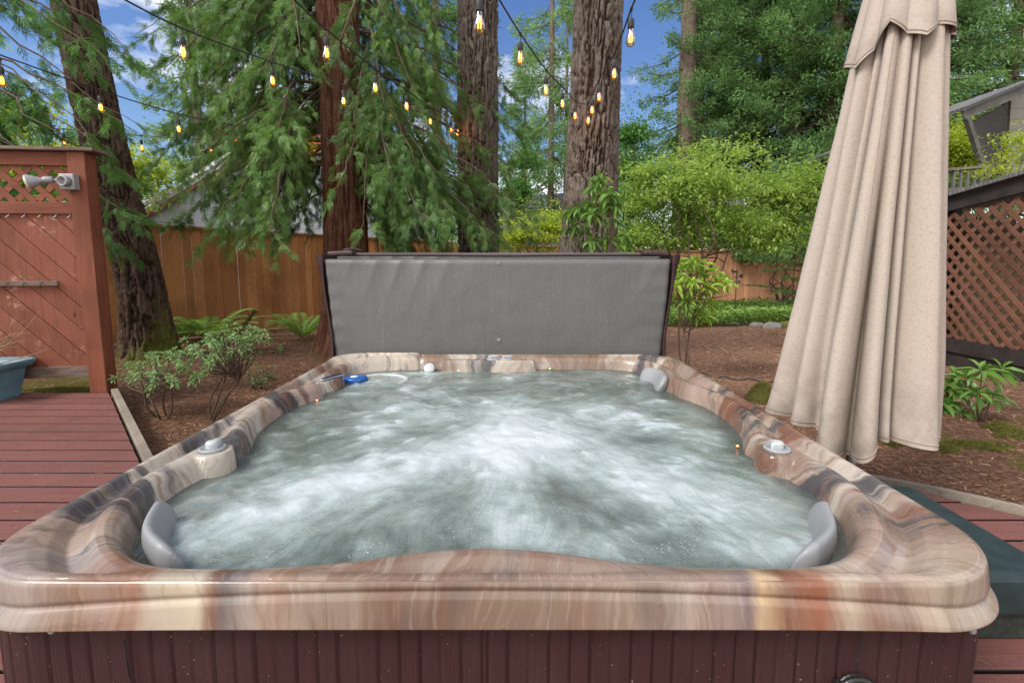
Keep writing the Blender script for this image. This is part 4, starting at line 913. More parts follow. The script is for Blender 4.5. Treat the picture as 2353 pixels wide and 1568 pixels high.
# photo positions of bough tips for the big cedar
tg = []
for (x, y, Y) in ((560, 300, 4.6), (610, 430, 4.7), (500, 400, 4.9), (420, 330, 5.0), (620, 500, 5.4), (640, 250, 4.8), (900, 380, 4.8), (970, 440, 4.7), (1040, 450, 4.9), (960, 300, 5.0), (1000, 330, 5.1), (1110, 440, 5.3),
                  (1180, 400, 5.6), (1220, 430, 6.0), (1190, 260, 6.2), (1200, 500, 6.3), (880, 200, 5.1), (950, 130, 5.2), (1010, 110, 5.5), (690, 90, 5.2), (600, 120, 5.0), (500, 180, 5.1), (430, 90, 5.4), (380, 200, 5.5),
                  (520, 20, 5.4), (640, -40, 5.5), (900, 20, 5.6), (1000, -20, 5.8), (540, 500, 5.8), (450, 470, 6.0), (400, 440, 6.2), (920, 470, 5.7), (980, 400, 6.1), (1160, 340, 6.6), (680, 360, 5.6), (470, 60, 5.8), (560, 200, 5.6),
                  (450, 250, 6.4), (350, 330, 6.5), (560, 380, 6.8), (640, 200, 6.8), (500, 100, 6.8), (890, 250, 6.6), (960, 220, 6.8), (1020, 500, 6.4), (940, 530, 6.5), (900, 500, 6.3), (600, 430, 6.4), (400, 140, 6.2), (330, 60, 6.0),
                  (590, 260, 5.8), (650, 300, 6.0), (690, 330, 6.4), (540, 350, 6.2), (620, 400, 6.6), (560, 440, 6.6), (690, 450, 6.4), (480, 370, 6.6), (1000, 420, 6.8), (1090, 250, 6.9), (1180, 180, 7.2), (1230, 330, 7.2), (1210, 460, 7.0),
                  (880, 130, 6.9), (940, 60, 6.9), (560, 60, 6.9), (640, 120, 6.6), (700, 180, 6.4), (420, 10, 6.2), (370, 100, 5.8), (600, 10, 6.6), (690, 20, 6.2), (860, 330, 5.6), (880, 430, 5.9), (1060, 540, 6.6)):
    tg.append((x, y, Y, 20, .50)); tg.append((x+r.uniform(-40, 40), y+r.uniform(-50, 30), min(Y+r.uniform(.5, 1.2), 7.4), 12, .5))
tg += [(775, 330, 4.9, 10, .4), (805, 215, 5.0, 9, .4), (770, 90, 5.0, 12, .4), (830, 440, 5.0, 9, .35)]
cedar_crown(cedar, boughs_to(-1.98, 5.85, tg, r), 'cedar', .36, 3)
# a second cedar out of frame at left sends bright boughs over the screen
cedar2 = empty('cedar_tree', gpt(-6.4, 5.2), 'bright green cedar boughs reaching in from the left over the red screen', 'tree')
g, at = trunk_mesh([gpt(-6.4, 5.2), (-6.4, 5.2, 2), (-6.45, 5.2, 4), (-6.5, 5.2, 6)], np.array([.24, .2, .18, .16]), 'cedar', 80, .04, .3, 1., 0, .015); g.build('trunk', M['cedar_bark'], cedar2, True, at)
tg = []
for (x, y, Y) in ((60, 290, 4.3), (140, 250, 4.2), (230, 300, 4.3), (110, 330, 4.5), (200, 210, 4.4), (30, 240, 4.4), (265, 385, 4.4), (180, 300, 4.6), (310, 250, 4.7), (290, 500, 4.9), (120, 190, 4.6), (270, 180, 4.8), (330, 330, 5.0), (20, 300, 4.6), (240, 100, 5.0), (170, 20, 5.0), (300, 20, 5.1), (250, 40, 4.6), (330, 110, 5.2), (90, 300, 4.8), (320, 450, 5.2)):
    tg.append((x, y, Y, 15, .42))
cedar_crown(cedar2, boughs_to(-6.3, 5.2, tg, r), 'cedar_bright', .42, 7)

# ---------------------------------------------------------------- conifers farther off
def conifer(name, x, y, H, R0, label, mat, seed, zmin=1.0, nb=70, cl=26, tr=.16, bark='far_bark', lean=0, sc=1.0, wide=1.0, group=None):
    t = empty(name, gpt(x, y), label, 'tree', group); r = np.random.default_rng(seed); z0 = float(gz(x, y))
    g = G(); g.tube([(x+lean*q, y, z0-.1+H*q) for q in np.linspace(0, 1, 12)], tr*(1-np.linspace(0, 1, 12)*.85), 10); g.build('trunk', M[bark], t, True)
    f = G(); b = G(); lim = 14.0
    for i in range(nb):
        q = r.random(); z = zmin+(min(H, 16)-zmin)*q; hq = z/H; L = R0*(1-hq)**.75*r.uniform(.55, 1.15)*wide
        if L < .15: continue
        a = r.uniform(0, 6.283); base = np.array([x+lean*hq, y, z0+z]); tip = base+np.array([math.cos(a)*L, math.sin(a)*L, -L*r.uniform(.05, .35)])
        tt = np.linspace(0, 1, 6); C = base+(tip-base)*tt[:, None]; C[:, 2] += -.12*L*np.sin(tt*np.pi); b.tube(C, np.linspace(.035*L/2.5, .008, 6), 4, cap=False)
        n = int(cl*L/2.2)+4; u = r.uniform(.15, 1, n)**.75; O = np.stack([np.interp(u, tt, C[:, k]) for k in range(3)], -1); w = (1-u)*.42*L+.12
        side = np.array([-math.sin(a), math.cos(a), 0]); O = O+side*(r.uniform(-1, 1, n)*w)[:, None]+np.array([0, 0, 1])*r.normal(0, .05, n)[:, None]-np.array([0, 0, 1])*(np.abs(r.normal(0, .10, n)))[:, None]
        d0 = unit(tip-base); m = 13; D = unit(np.repeat(d0[None], n*m, 0)*.8+r.normal(0, .55, (n*m, 3))+np.array([0, 0, -.35])); OO = np.repeat(O, m, 0)+r.normal(0, .075*sc, (n*m, 3))
        D, S, U = frame(D); ll = sc*r.uniform(.07, .17, n*m)[:, None]; tn = np.repeat(np.clip(.32+.25*r.normal(0, .5)+r.normal(0, .16, n), 0, .85), m)+r.normal(0, .07, n*m)
        ang = r.uniform(-1.5, 1.5, n*m)[:, None]; S = S*np.cos(ang)+U*np.sin(ang)
        f.inst(DIA, DF, OO, D*ll, S*.032*sc, U*0, tn)
    f.build('foliage', M[mat], t); b.build('branches', M['twig'], t, True); return t
GRP = 'firs behind the garden'
def cx(xd, Y): return (xd-1176)/F_*Y
conifer('fir_tree', cx(1560, 18.5), 18.5, 28, 2.6, 'tall fir with a bare pale lower trunk, left edge of the dense group at right', 'fir', 11, 5.6, 95, 30, .40)
conifer('fir_tree', cx(1590, 20), 20, 26, 2.4, 'slender fir trunk close behind the leftmost trunk of the dense right group', 'fir', 12, 5.0, 70, 24, .22, sc=1.3)
conifer('fir_tree', cx(1640, 22), 22, 26, 2.4, 'thin pale fir trunk rising behind the vine maple crown', 'fir', 13, 6.0, 60, 24, .2, sc=1.4)
conifer('fir_tree', cx(1800, 19), 19, 29, 5.2, 'dense dark fir in the middle of the right group', 'fir', 14, 2.6, 170, 36, .28, sc=1.2)
conifer('fir_tree', cx(1880, 18), 18, 29, 5.4, 'dark fir whose crown reaches the left side of the umbrella', 'fir', 15, 2.4, 150, 34, .25, sc=1.2)
conifer('fir_tree', cx(1730, 24), 24, 28, 4.4, 'fir behind the dense group, seen between its crowns', 'fir', 16, 3.0, 110, 30, .3, sc=1.5)
conifer('fir_tree', cx(2080, 19), 19, 28, 5.5, 'fir hidden mostly behind the closed umbrella', 'fir', 17, 2.0, 110, 28, .3, sc=1.3)
conifer('fir_tree', cx(2270, 18), 18, 24, 5.2, 'pale green fir right of the umbrella above the neighbouring house', 'fir_light', 18, 2.0, 150, 30, .25, sc=1.2)
conifer('fir_tree', cx(2420, 21), 21, 22, 5.2, 'pale green fir at the right edge behind the house roof', 'fir_light', 19, 2.0, 110, 28, .25, sc=1.4)
conifer('fir_tree', cx(1263, 20), 20, 21, 2.5, 'slim pale fir standing in the sky gap between the two near trunks', 'fir_light', 20, 3.0, 120, 24, .16, sc=1.2)
conifer('fir_tree', cx(1296, 23), 23, 15, 2.0, 'lower thin trunked fir close to the slim pale one in the sky gap', 'fir_light', 21, 4.0, 55, 20, .14, sc=1.2)
conifer('fir_tree', cx(1205, 27), 27, 14, 2.6, 'distant fir left of the sky gap above the shingled roof', 'fir_light', 22, 2.0, 70, 24, .15, sc=1.6)
conifer('fir_tree', cx(1430, 26), 26, 8.6, 2.2, 'small fir right of the broad near trunk', 'fir_light', 23, 1.0, 80, 26, .15, sc=1.6)
conifer('fir_tree', cx(760, 19), 19, 24, 4.6, 'tall dark fir showing behind the cedar boughs near the cedar trunk', 'fir', 24, 2.0, 90, 26, .3, sc=1.3)
conifer('fir_tree', cx(480, 20), 20, 15, 4.4, 'fir standing behind the house with the red roof edge', 'fir_light', 25, 2.0, 90, 26, .3, sc=1.4)
conifer('fir_tree', cx(1010, 22), 22, 22, 4.6, 'fir behind the left side of the straight grey trunk', 'fir', 26, 2.0, 80, 26, .3, sc=1.5)
conifer('fir_tree', cx(60, 24), 24, 6.6, 3.6, 'pale fir low in the distance over the lattice of the red screen', 'fir_light', 27, .6, 90, 28, .2, sc=1.5)
conifer('fir_tree', cx(220, 26), 26, 9.0, 3.6, 'pale fir farther back behind the mossy trunk', 'fir_light', 28, .6, 80, 28, .2, sc=1.6)
conifer('fir_tree', cx(62, 75), 75, 31, 8.0, 'hazy blue far tree on the skyline at the left edge', 'hill_leaf', 29, 13, 90, 18, .4, sc=3.2, bark='far_bark')
# the young fir at right
def young_fir():
    t = empty('young_fir', gpt(4.45, 7.3), 'young fir with bright green tips between the umbrella and the pale fence', 'tree'); r = np.random.default_rng(4)
    b = G(); f = G(); z0 = float(gz(4.6, 7.3)); b.tube([(4.75, 7.3, z0), (4.76, 7.3, 1.0), (4.78, 7.3, 2.2)], [.04, .03, .01], 8)
    for (x, y) in ((1722, 592), (1700, 655), (1760, 700), (1800, 560), (1790, 640), (1745, 625), (1790, 600), (1770, 675), (1800, 700), (1838, 545), (1830, 500), (1850, 620)):
        tip = PT(x, y, Y=6.7+r.uniform(-.3, .4)); base = np.array([4.74, 7.3, tip[2]+r.uniform(-.45, -.1)]); tt = np.linspace(0, 1, 9); C = base+(tip-base)*tt[:, None]; C[:, 2] += .08*np.sin(tt*3.14); b.tube(C, np.linspace(.012, .003, 9), 5)
        tw = [(C, tt)]
        for k in range(14):
            q = r.uniform(.2, .97); o = np.array([np.interp(q, tt, C[:, i]) for i in range(3)]); s = 1 if k % 2 else -1; d = unit((tip-base)*.9+np.cross(unit(tip-base), [0, 0, 1.])*s*np.linalg.norm(tip-base)*.8); L = .38*(1.1-q); cc = o+d*L*np.linspace(0, 1, 4)[:, None]; b.tube(cc, [.005, .004, .003, .002], 4); tw.append((cc, np.linspace(0, 1, 4)))
        for cc, t_ in tw:
            n = int(220*np.linalg.norm(cc[-1]-cc[0])/.5)+30; q = r.random(n); O = np.stack([np.interp(q, t_, cc[:, i]) for i in range(3)], -1); ax_ = unit(cc[-1]-cc[0]); D = unit(ax_*.75+r.normal(0, .6, (n, 3))); D, S, U = frame(D); L = r.uniform(.022, .034, n)[:, None]
            f.inst(DIA, DF, O, D*L, S*.0045, U*0, np.clip(.25+.4*q+r.normal(0, .1, n), 0, .85))
    f.build('foliage', M['fir_young'], t); b.build('branches', M['twig'], t, True)
young_fir()

# ---------------------------------------------------------------- broadleaf shrubs and trees
LEAF = np.array([[0, 0, 0], [.35, -.5, .10], [.35, 0, 0], [.35, .5, .10], [.75, -.36, .02], [.75, 0, -.07], [.75, .36, .02], [1, 0, -.2]]); LF3 = [[0, 1, 2], [0, 2, 3], [4, 7, 5], [5, 7, 6]]; LF4 = [[1, 4, 5, 2], [2, 5, 6, 3]]
def leaves(g, O, D, L, W, tint, up=None):
    D, S, U = frame(D); 
    a = rng.normal(0, .35, len(O))[:, None]; S2 = S*np.cos(a)+U*np.sin(a); U2 = np.cross(S2, D)
    A, B, C = D*L[:, None], S2*W[:, None], U2*L[:, None]
    n = len(O); P = O[:, None]+LEAF[None, :, 0:1]*A[:, None]+LEAF[None, :, 1:2]*B[:, None]+LEAF[None, :, 2:3]*C[:, None]; off = (np.arange(n)*8)[:, None, None]
    base = g.n; g.V.append(P.reshape(-1, 3)); g.n += n*8
    for F in (LF3, LF4):
        F = np.array(F); g.Q.append(((F[None]+off).reshape(-1, F.shape[1])+base, np.repeat(tint, len(F))))
def broad(name, x, y, blobs, label, mat, seed, nl=9000, L=.07, W=.035, cat='tree', stems=4, layered=.35, tint=(.15, .75), droop=.15, z0=None, cluster=True, stemr=.035):
    """blobs: (cx,cy,cz,rx,ry,rz,weight)"""
    t = empty(name, gpt(x, y), label, cat); r = np.random.default_rng(seed); g = G(); b = G(); w = np.array([q[6] for q in blobs], float); w /= w.sum(); B = np.array([q[:6] for q in blobs])
    nc = max(8, nl//26) if cluster else nl; idx = r.choice(len(blobs), nc, p=w); v = unit(r.normal(size=(nc, 3)))*(np.abs(r.normal(0, .62, nc)))[:, None]; C = B[idx, :3]+v*B[idx, 3:6]
    C[:, 2] += .05*C[:, 0]*0; lay = (np.round(C[:, 2]/.30+.3*np.sin(C[:, 0]*1.7+C[:, 1]))-.3*np.sin(C[:, 0]*1.7+C[:, 1]))*.30+r.normal(0, .03, nc); C[:, 2] = C[:, 2]*(1-layered)+lay*layered
    m = nl//nc; ct = np.clip(r.uniform(tint[0], tint[1], nc)+.15*v[:, 2], 0, .86); cd = unit(v*np.array([1, 1, .2])+r.normal(0, .3, (nc, 3)))  # top light painted in: leaf clusters turn lighter towards the top
    sp = L*2.3; O = np.repeat(C, m, 0)+r.normal(0, 1, (nc*m, 3))*np.array([sp, sp, sp*.35]); D = unit(np.repeat(cd, m, 0)*.6+r.normal(0, .6, (nc*m, 3))*np.array([1, 1, .5])-np.array([0, 0, droop]))
    leaves(g, O, D, L*r.uniform(.45, 1.45, nc*m), W*r.uniform(.5, 1.3, nc*m), np.repeat(ct, m)+r.normal(0, .16, nc*m))
    base = np.array(gpt(x, y)); 
    for k in range(stems):
        bl = B[r.integers(len(B))]; tp = bl[:3]+r.normal(0, .3, 3)*bl[3:6]; mid = base*.5+tp*.5+r.normal(0, .12, 3)*np.linalg.norm(tp-base); P = catmull([base+r.normal(0, .05, 3)*[1, 1, 0], mid*.6+base*.4+np.array([0, 0, .1]), mid, tp], 5); b.tube(P, np.linspace(stemr, stemr*.15, len(P)), 6)
        for q in (5, 8, 10, 12, 14):
            e = P[q]+r.normal(0, .35, 3)*bl[3:6]*.9; b.tube(catmull([P[q], P[q]*.5+e*.5+r.normal(0, .03, 3), e], 4), np.linspace(stemr*.35, .003, 9), 4)
    g.build('foliage', M[mat], t); b.build('stems', M['twig'], t, True)
def blob(x, y, Y, rx, rz, w=1, ry=None):
    p = PT(x, y, Y=Y); s = Y/F_; return (p[0], p[1], p[2], rx*s, ry or rx*s*.8, rz*s, w*rx*rz)
broad('vine_maple', 4.0, 11.5, [blob(1520, 390, 11.5, 100, 35), blob(1650, 420, 11.3, 130, 60), blob(1490, 470, 11.8, 80, 50), blob(1600, 500, 11.5, 120, 55), blob(1700, 345, 12, 70, 22), blob(1610, 350, 12, 70, 25), blob(1560, 440, 11, 90, 30), blob(1460, 540, 11.5, 60, 30), blob(1480, 420, 12, 50, 30), blob(1720, 520, 11.5, 90, 45), blob(1560, 420, 11, 50, 60), blob(1560, 560, 11.8, 120, 18), blob(1760, 565, 12, 90, 14)], 'bright vine maple with layered lime leaves over the back fence', 'maple', 31, 15000, .10, .05, stemr=.05, stems=10, layered=.2, tint=(0., .86))
broad('vine_maple', 7.0, 12.5, [blob(1790, 440, 12.5, 80, 60), blob(1750, 520, 12.5, 110, 50), blob(1860, 420, 12.6, 50, 80), blob(1850, 530, 12.6, 60, 50)], 'mid green leafy tree between the vine maple and the umbrella', 'maple', 32, 8000, .11, .055, stems=6, layered=.4, tint=(.0, .6))
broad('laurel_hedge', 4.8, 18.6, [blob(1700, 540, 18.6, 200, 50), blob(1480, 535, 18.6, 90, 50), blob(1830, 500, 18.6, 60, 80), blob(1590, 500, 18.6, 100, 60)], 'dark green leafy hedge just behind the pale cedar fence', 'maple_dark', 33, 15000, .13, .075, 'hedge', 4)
broad('shrub', .6, 11.0, [blob(1215, 535, 11, 75, 45), blob(1260, 520, 11.2, 45, 50), blob(1180, 555, 11, 40, 25)], 'yellow green shrub between the two near fir trunks', 'yellow_green', 34, 9000, .055, .035, 'shrub', 5)
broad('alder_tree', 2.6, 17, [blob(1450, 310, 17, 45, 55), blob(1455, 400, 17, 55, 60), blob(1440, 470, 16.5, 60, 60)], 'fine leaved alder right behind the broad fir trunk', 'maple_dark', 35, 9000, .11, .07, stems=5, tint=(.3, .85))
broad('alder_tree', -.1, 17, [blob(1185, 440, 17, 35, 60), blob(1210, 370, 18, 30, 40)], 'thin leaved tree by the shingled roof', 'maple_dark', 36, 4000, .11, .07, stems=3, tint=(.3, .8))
broad('hedge_tree', 12.5, 13.5, [blob(2190, 330, 14, 50, 70), blob(2230, 360, 14, 50, 60)], 'yellowing leafy tree left of the neighbouring house above the railing', 'yellow_green', 37, 6000, .085, .05, stems=4, tint=(.0, .55))
broad('shrub', 6.6, 7.3, [blob(2330, 330, 7.6, 45, 60), blob(2290, 385, 7.6, 70, 18), blob(2345, 375, 7.6, 40, 30)], 'lime leaved branches hanging over the shed roof at the right edge', 'yellow_green', 38, 1200, .05, .03, 'shrub', 4)
broad('hedge', -9, 13, [blob(40, 270, 13.5, 70, 60), blob(60, 400, 12, 110, 55), blob(150, 380, 13, 90, 60), blob(320, 400, 14, 80, 70)], 'pale leafy hedge seen through the lattice of the red screen', 'yellow_green', 39, 12000, .12, .075, 'hedge', 4, tint=(.0, .5))
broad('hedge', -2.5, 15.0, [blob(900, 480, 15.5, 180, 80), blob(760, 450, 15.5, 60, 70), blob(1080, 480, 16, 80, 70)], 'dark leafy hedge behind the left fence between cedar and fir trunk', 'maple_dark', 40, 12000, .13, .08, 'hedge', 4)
# rhododendrons: whorls of long leaves on bare forked stems
def rhodo(name, base, tips, label, mat, seed, L=.11, W=.032, nl=9, stemr=.012, cat='shrub', down=.25, tint=(.25, .7), joint=None):
    t = empty(name, base, label, cat); r = np.random.default_rng(seed); g = G(); b = G(); base = np.array(base, float)
    for q in (joint or []):
        q = np.array(q, float); P = catmull([base+r.normal(0, .02, 3)*[1, 1, 0], base*.5+q*.5+r.normal(0, .03, 3), q], 6); b.tube(P, np.linspace(stemr, stemr*.6, len(P)), 7)
    for i, tp in enumerate(tips):
        tp = np.array(tp, float); j = np.array(joint[i % len(joint)], float) if joint else base*.45+tp*.55-np.array([0, 0, .1*np.linalg.norm(tp-base)]); P = catmull([j, j*.5+tp*.5+r.normal(0, .03, 3), tp], 6) if joint else catmull([base+r.normal(0, .015, 3)*[1, 1, 0], base*.5+j*.5+r.normal(0, .02, 3), j, tp], 5)
        b.tube(P, np.linspace(stemr*.5 if joint else stemr, stemr*.25, len(P)), 6); ax_ = unit(tp-j+np.array([0, 0, .25])); tt = r.uniform(*tint)
        for lay, (el, k) in enumerate(((.15, nl), (-.25, nl//2+1), (1.1, 3))):
            a = r.uniform(0, 6.28)+np.arange(k)*2*np.pi/k+r.normal(0, .2, k); s_ = unit(np.cross(ax_, [.3, .2, 1.])); u_ = np.cross(s_, ax_)
            D = unit(np.cos(a)[:, None]*s_+np.sin(a)[:, None]*u_+ax_*el*1.3-np.array([0, 0, down])*r.uniform(.3, 1.6, (k, 1))); O = np.repeat((tp-ax_*.02*lay*(lay != 2))[None], k, 0)+D*.006
            leaves(g, O, D, L*r.uniform(.7, 1.15, k)*(.6 if lay == 2 else 1), W*r.uniform(.85, 1.15, k), np.clip(tt+r.normal(0, .12, k)+np.where(r.random(k) < .06, .5, 0), 0, 1.))
    g.build('leaves', M[mat], t); b.build('stems', M['twig'], t, True)
r = random.Random(21)
b0 = gpt(.98, 4.75); T = [PT(r.gauss(x, 14), r.gauss(y, 12), Y=4.7+r.uniform(-.25, .3)) for (x, y) in ((1345, 450), (1375, 425), (1330, 490), (1400, 440), (1320, 520), (1360, 480), (1385, 500), (1410, 470), (1345, 530), (1395, 540), (1415, 560), (1370, 555), (1440, 565), (1400, 425), (1350, 410), (1312, 500), (1425, 530), (1350, 565))]
rhodo('rhododendron', b0, T, 'rhododendron with dark drooping leaves in front of the broad fir trunk', 'rhodo', 41, .15, .04, 9, .014, down=.6, tint=(.2, .6))
b0 = gpt(1.72, 4.7); J = [PT(1570, 760, Y=4.65), PT(1600, 700, Y=4.7), PT(1560, 700, Y=4.6)]; T = [PT(x, y, Y=4.7+r.uniform(-.25, .25)) for (x, y) in ((1560, 620), (1590, 600), (1610, 630), (1640, 625), (1660, 640), (1625, 660), (1590, 650), (1555, 655), (1545, 690), (1575, 610), (1645, 655), (1600, 720), (1620, 725), (1635, 700), (1570, 640), (1550, 600), (1615, 605), (1605, 670), (1670, 650), (1580, 690))]
rhodo('rhododendron', b0, T, 'bright rhododendron with yellowing leaves on bare stems right of the cover', 'rhodo_lime', 42, .125, .034, 9, .012, down=.12, tint=(.05, .8), joint=J)
p = PT(2250, 965, z=-.1); b0 = gpt(p[0], p[1]); T = [PT(2255, 850, Y=p[1]-.05), PT(2300, 845, Y=p[1]+.15), PT(2245, 900, Y=p[1]-.1), PT(2280, 910, Y=p[1]), PT(2215, 865, Y=p[1]+.2)]
rhodo('rhododendron', b0, T, 'small rhododendron with long lime leaves in front of the lattice shed', 'rhodo', 43, .15, .038, 7, .009, down=.25, tint=(.25, .6))
p = PT(2180, 945, z=-.1); b0 = gpt(p[0], p[1]); T = [PT(2175, 880, Y=p[1]), PT(2190, 860, Y=p[1]+.1), PT(2165, 925, Y=p[1]), PT(2200, 900, Y=p[1]), PT(2210, 950, Y=p[1]-.05)]
rhodo('rhododendron', b0, T, 'low rhododendron half hidden by the right edge of the umbrella', 'rhodo', 44, .15, .042, 8, .008, down=.3, tint=(.3, .7))
# the azaleas at left
def azalea(bx, by, tips, label, seed, nl=15):
    b0 = gpt(bx, by); rr = random.Random(seed); T = []
    for (x, y, s) in tips:
        for k in range(int(s*.72)+1): T.append(PT(x+rr.gauss(0, 17), y+rr.gauss(0, 11), Y=by+rr.uniform(-.3, .35)))
    rhodo('azalea', b0, T, label, 'azalea', seed, .038, .015, 6, .009, down=.05, tint=(.2, .75), joint=[PT(np.mean([q[0] for q in tips])+rr.uniform(-35, 35), max(q[1] for q in tips)+rr.uniform(-5, 25), Y=by+rr.uniform(-.1, .1)) for _ in range(4)])
p = PT(373, 950, z=-.11); azalea(p[0], p[1], [(300, 850, 12), (340, 830, 14), (390, 850, 14), (430, 860, 10), (350, 870, 12), (320, 880, 8), (400, 820, 10)], 'low green azalea nearest the red screen post', 51)
p = PT(480, 955, z=-.11); azalea(p[0], p[1], [(440, 800, 14), (490, 785, 14), (540, 770, 14), (580, 765, 12), (470, 830, 14), (520, 820, 12), (600, 780, 8), (450, 860, 8), (550, 800, 8)], 'taller azalea with a mossy forked stem beside the left tub rim', 52)
p = PT(600, 890, z=-.13); azalea(p[0], p[1], [(600, 862, 7), (580, 870, 5), (625, 855, 3)], 'tiny azalea seedling close to the tub behind the taller azalea', 53)
p = PT(625, 810, z=-.15); azalea(p[0], p[1], [(600, 790, 8), (632, 800, 5)], 'small azalea sprig at the foot of the fern by the fence', 54)

def fern(x, y, label, seed, fronds, L=.55):
    t = empty('fern', gpt(x, y), label, 'fern'); r = np.random.default_rng(seed); g = G(); b = G(); base = np.array(gpt(x, y))+[0, 0, .1]
    for k in range(fronds):
        a = 2*np.pi*k/fronds+r.uniform(-.3, .3); l = L*r.uniform(.7, 1.15); q = np.linspace(0, 1, 30); hgt = r.uniform(.5, 1.0); P = base+np.stack([np.cos(a)*q*l, np.sin(a)*q*l, l*hgt*(q*1.6-q*q*1.35)], -1); b.tube(P[::3], np.linspace(.003, .001, 10), 4)
        T = unit(np.gradient(P, axis=0)); S = unit(np.cross(T, [0, 0, 1.])); ln = l*.17*np.sin(np.clip(q*1.05+.12, 0, 1)*np.pi)**.7
        for s in (1, -1):
            D = unit(S*s+T*.35-np.array([0, 0, .15])); g.inst(DIA, DF, P[2:], D[2:]*ln[2:, None], T[2:]*l*.030, T[2:]*0, np.clip(r.uniform(.2, .75)+r.normal(0, .08, 28), 0, .9))
    g.build('fronds', M['fern'], t); b.build('midribs', M['twig'], t, True)
p = PT(705, 765, z=-.18); fern(p[0]+.05, p[1]-.3, 'sword fern at the foot of the cedar beside the left fence', 61, 20, .85)
p = PT(500, 775, z=-.18); fern(p[0], p[1]-.2, 'sword fern behind the taller azalea in front of the fence', 62, 20, .85)
p = PT(440, 775, z=-.18); fern(p[0], p[1]-.1, 'smaller fern between the mossy fir trunk and the other ferns', 63, 15, .7)
# broken mossy branch
g = G(); a = PT(520, 790, Y=6.3); b = PT(585, 712, Y=6.4); g.tube(catmull([a, a*.5+b*.5+[.02, 0, -.02], b], 6), np.linspace(.03, .02, 13)*(1+.25*np.sin(np.arange(13)*2.3)), 9); g.tube([a*.25+b*.75, b+np.array([.05, 0, -.01])], [.015, .008], 6)
tag(g.build('mossy_branch', M['moss'], None, True), 'short broken branch covered in moss sticking up by the fence', 'branch')

# ---------------------------------------------------------------- garden bed, stones, moss
def bed():
    g = G(); n = 16000; r = np.random.default_rng(8); x = r.uniform(2.0, 8.6, n); y = 9.75+r.random(n)**1.4*3.6+.35*np.sin(x*1.3); hh = .05+r.random(n)*(.16+.26*fbm(x, y, 0, 2, 1.3))
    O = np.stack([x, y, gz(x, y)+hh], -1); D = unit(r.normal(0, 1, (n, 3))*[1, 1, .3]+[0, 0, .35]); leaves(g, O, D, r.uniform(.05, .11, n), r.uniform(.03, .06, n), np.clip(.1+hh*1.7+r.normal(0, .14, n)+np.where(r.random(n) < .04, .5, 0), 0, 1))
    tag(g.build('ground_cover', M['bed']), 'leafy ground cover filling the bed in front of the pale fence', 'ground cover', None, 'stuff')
bed()
def rock(x, y, s, label, mat='rock', seed=0, flat=.6, name='stone', cat='stone', group=None):
    th = np.linspace(0, 2*np.pi, 28, endpoint=False); ph = np.linspace(0, np.pi, 16); P, T = np.meshgrid(ph, th, indexing='ij'); X = np.sin(P)*np.cos(T); Y = np.sin(P)*np.sin(T); Z = np.cos(P)
    rr = .75+.5*fbm(X+seed, Y, Z, 3, 1.4); g = G(); V = np.stack([X*rr*s, Y*rr*s*.8, Z*rr*s*flat], -1)+np.array([x, y, float(gz(x, y))+s*flat*.25]); g.grid(V, True, t=.4); tag(g.build(name, M[mat], None, True), label, cat, group)
lab = ['leftmost pale stone of the border row below the rhododendron', 'rounded grey stone second in the border row', 'dark grey stone third in the border row', 'small stone in the middle of the border row', 'smooth light grey stone just right of the row middle', 'wide flat grey stone before the moss covered one', 'yellow moss covered stone in the border row', 'last grey stone of the row against the umbrella']
for i, xd in enumerate((1590, 1635, 1668, 1700, 1738, 1775, 1812, 1848)):
    p = PT(xd, (742, 742, 743, 744, 749, 752, 751, 753)[i], z=-.285); rock(p[0], p[1], (.12, .13, .16, .13, .15, .2, .22, .16)[i], lab[i], 'moss' if i == 6 else 'rock', i*1.7, .5, group='border stones')
def tufts(x, y, rx, ry, h, label, seed):
    r = np.random.default_rng(seed); n = 5500; a = r.uniform(0, 6.28, n); q = r.random(n)**.6; px = x+np.cos(a)*q*rx*(.8+.35*np.sin(3*a+seed)); py = y+np.sin(a)*q*ry*(.8+.35*np.cos(2*a+seed)); z = gz(px, py)+h*(1-q**2)*r.uniform(.6, 1, n)-.01
    D = unit(r.normal(0, .8, (n, 3))+[0, 0, 1.]); D, S, U = frame(D, np.array([1., .2, 0])); g = G(); g.inst(DIA, DF, np.stack([px, py, z], -1), D*r.uniform(.008, .02, n)[:, None], S*.006, U*0, np.clip(r.uniform(.1, .7, n)+.2*(1-q), 0, .9))
    th = np.linspace(0, 2*np.pi, 40, endpoint=False); rows = [np.stack([x+np.cos(th)*q*rx*(.8+.35*np.sin(3*th+seed)), y+np.sin(th)*q*ry*(.8+.35*np.cos(2*th+seed)), gz(x+np.cos(th)*q*rx, y+np.sin(th)*q*ry)+h*(1-q*q)*.8-.015], -1) for q in np.linspace(1, .02, 12)]; g.grid(np.array(rows), True, t=.3)
    tag(g.build('moss_clump', M['moss']), label, 'moss', 'moss clumps on the mulch')
for i, (xd, yd, rx, ry, h, lb) in enumerate(((2250, 1030, .22, .10, .05, 'largest low moss clump on the mulch right of the umbrella'), (2160, 1035, .12, .06, .04, 'small moss clump just right of the umbrella hem'), (2330, 1000, .16, .12, .06, 'moss clump at the right edge near the rhododendron'),
                                             (1750, 915, .14, .22, .15, 'moss covered root mound left of the umbrella'), (1566, 830, .10, .14, .06, 'moss patch at the back right corner of the tub'), (2060, 1022, .14, .07, .04, 'moss clump partly under the umbrella hem'),
                                             (2300, 985, .12, .07, .05, 'moss clump behind the largest one at right'), (365, 1050, .07, .05, .035, 'grey green lichen clump by the left tub rim'), (155, 885, .5, .12, .03, 'yellow moss strip under the red screen'))):
    p = PT(xd, yd, z=-.1); tufts(p[0], p[1], rx, ry, h, lb, i+1)
